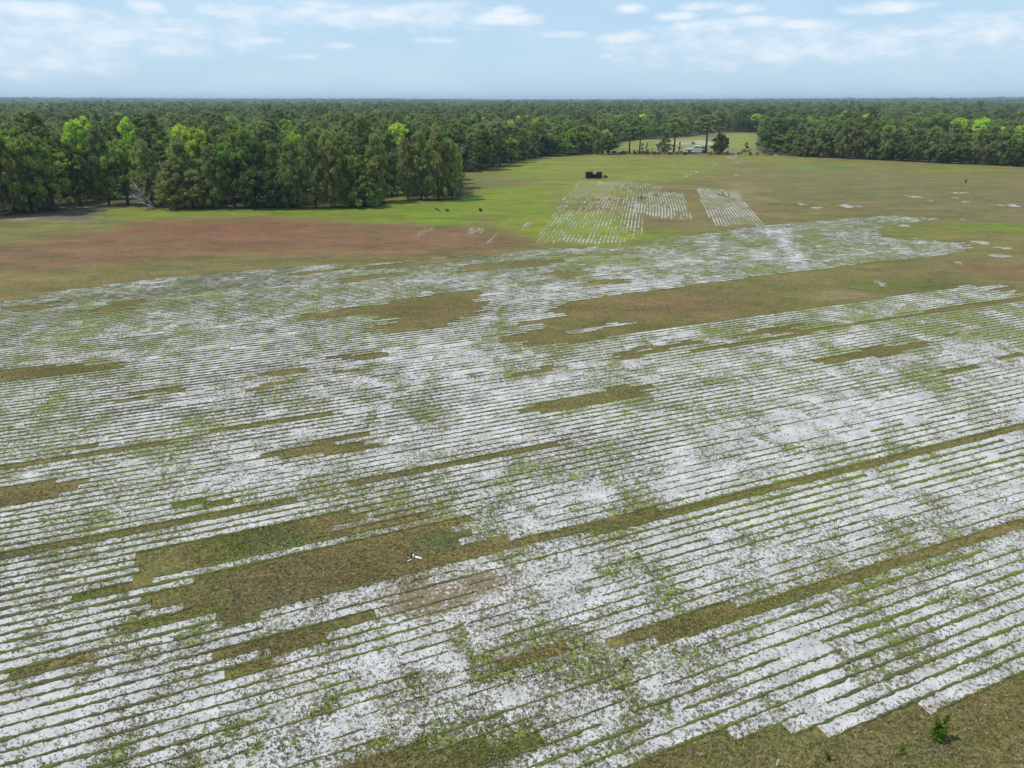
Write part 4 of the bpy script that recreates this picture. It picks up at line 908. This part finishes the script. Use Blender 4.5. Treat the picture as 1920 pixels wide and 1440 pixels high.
MB().tube([(0, 0, 0), (.02, 0, 1.0), (.03, 0, 1.72)], [.05, .05, .04], 6).build('post', M_BLACK, st); MB().box((.03, 0, 1.74), (.12, .12, .05), .01).build('cap', M_BLACK, st)
def sod_heap(xp, yp, w, n, label, seed):
    r = random.Random(seed); x, y = G(xp, yp); e = link('sod_heap', None, loc=(x, y, 0)); tag(e, label, 'sod heap')
    for i in range(n):
        f = i / n; a = r.uniform(0, 6.28); q = w * .42 * (1 - f) ** .6
        o = MB().box((0, 0, 0), (r.uniform(.3, .5), r.uniform(.25, .4), .07), .02).build('sod_piece', M_SOD, e); o.location = (q * math.cos(a), q * .7 * math.sin(a), .05 + f * .42); o.rotation_euler = (r.uniform(-.4, .4), r.uniform(-.4, .4), r.uniform(0, 3))
sod_heap(1134, 333.2, 1.3, 16, 'loose heap of dark sod pieces beside the pallet stacks', 4)
for i, (xp, yp, l) in enumerate([(899, 396, 'small dark clump of sod scraps by the turf track'), (838, 396, 'low row of dark sod scraps near the pine clump'), (820, 395, 'single dark sod scrap in the bright green grass')]): sod_heap(xp, yp, .6, 4 - i, l, 20 + i)

# ------------------------------------------------------------------ small things lying about
M_PVC = plain('white_pvc', (.74, .74, .70), .4, .1, 10)
px_, py_ = G(775, 1046); e = link('pipe_riser', None, loc=(px_, py_, 0)); tag(e, 'short white pipe riser with a black cap in the brown turf', 'pipe')
MB().tube([(0, 0, 0), (0, 0, .16)], .035, 10).build('pipe', M_PVC, e, True); MB().tube([(-.045, .02, 0), (-.05, .02, .14), (-.05, .02, .2)], [.04, .045, .035], 10).build('cap', M_BLACK, e, True)
px_, py_ = G(783, 1047); e = link('loose_pipe', None, loc=(px_, py_, .04), rot=(0, 0, math.radians(-25))); tag(e, 'loose white pipe end lying beside the capped riser', 'pipe')
MB().tube([(-.12, 0, 0), (.13, 0, 0)], .038, 10).build('pipe', M_PVC, e, True); MB().tube([(.13, 0, 0), (.16, 0, 0)], .043, 10).build('collar', M_PVC, e, True)
M_ORANGE = plain('orange_tag', (.55, .14, .03), .7, .2, 8)
px_, py_ = G(765, 1053); e = link('marker_stick', None, loc=(px_, py_, .02), rot=(0, -.25, math.radians(28))); tag(e, 'pale stick with an orange end lying by the pipe riser', 'stick')
MB().tube([(-.02, 0, 0), (.12, 0, 0)], .016, 6).build('stick', M_PVC, e); MB().tube([(-.08, 0, 0), (-.02, 0, 0)], .017, 6).build('tip', M_ORANGE, e)
px_, py_ = G(1456, 1436); e = link('survey_stake', None, loc=(px_, py_, 0), rot=(.1, .05, .3)); tag(e, 'small white survey stake in the turf by the sand edge', 'stake')
MB().box((0, 0, .12), (.035, .02, .24), 0, (.9, .9)).build('shaft', M_PVC, e); MB().poly([(-.016, -.009, .24), (.016, -.009, .24), (.016, .009, .24), (-.016, .009, .24), (0, 0, .27)], [(0, 1, 4), (1, 2, 4), (2, 3, 4), (3, 0, 4)]).build('tip', M_PVC, e)
px_, py_ = G(1810, 343); e = link('field_post', None, loc=(px_, py_, 0), rot=(0, .12, 0)); tag(e, 'short dark post standing alone in the far turf', 'post')
MB().tube([(0, 0, 0), (.0, 0, .3), (.01, 0, .6)], [.12, .13, .12], 7).build('post', M_BLACK, e); MB().tube([(.01, 0, .6), (.01, 0, .72)], [.15, .1], 7).build('cap', M_BLACK, e)

def weed_plant(xp, yp, hgt, stems, label, seed, group=None):
    """a broad leafed weed: leafy plumes on thin stems"""
    r = np.random.default_rng(seed); x, y = G(xp, yp); e = link('leafy_weed', None, loc=(x, y, 0)); tag(e, label, 'weed', group)
    for sx_, sy_, k in stems:
        hh = hgt * k; m = MB().tube([(sx_ * .3, sy_ * .3, 0), (sx_ * .8, sy_ * .8, hh * .5), (sx_, sy_, hh)], [.012, .009, .004], 5); m.build('stem', M_BARK, e)
        f = np.linspace(.1, 1, 9); cen = np.stack([sx_ * (.3 + .7 * f), sy_ * (.3 + .7 * f), hh * f], 1) + r.normal(size=(9, 3)) * .02; rad = hgt * .19 * (1.1 - .6 * f)
        V = leaves(cen, rad, 26, hgt * .17, seed + int(k * 10), 1.1, 'droop', .45); me = mesh_np('plume', V, quads=np.arange(len(V)).reshape(-1, 4)); me.materials.append(M_WEEDLEAF); link('plume', me, None, e)
M_WEEDLEAF = leaf_mat('weed_leaves', (.08, .15, .012), (.18, .29, .025), .4)
weed_plant(1757, 1388, .62, [(-.12, .04, 1.0), (.17, .06, 1.1), (.02, -.06, .6)], 'two-plumed green weed standing up from the brown turf', 3)
weed_plant(1690, 1414, .26, [(-.03, 0, 1.0), (.05, .03, .8)], 'small green weed near the two-plumed weed', 5)
weed_plant(1553, 1426, .2, [(-.05, 0, 1.0), (.06, .03, .8), (0, .05, .9)], 'low green weed spreading in the turf by the survey stake', 6)

# ------------------------------------------------------------------ haze
def haze():
    m = bpy.data.materials.new('haze'); m.use_nodes = True; g = NT(m.node_tree); g.n.clear(); out = g.add('ShaderNodeOutputMaterial'); v = g.add('ShaderNodeVolumePrincipled')
    v.inputs['Color'].default_value = (.58, .72, .93, 1); v.inputs['Density'].default_value = HAZE; v.inputs['Anisotropy'].default_value = .1; g.link(v.outputs[0], out.inputs['Volume'])
    o = MB().box((0, 3050, 19), (13400, 7300, 40)).build('haze', m); tag(o, 'thin summer haze over the woods', 'haze', kind='stuff')
HAZE = 2.0e-4
haze()
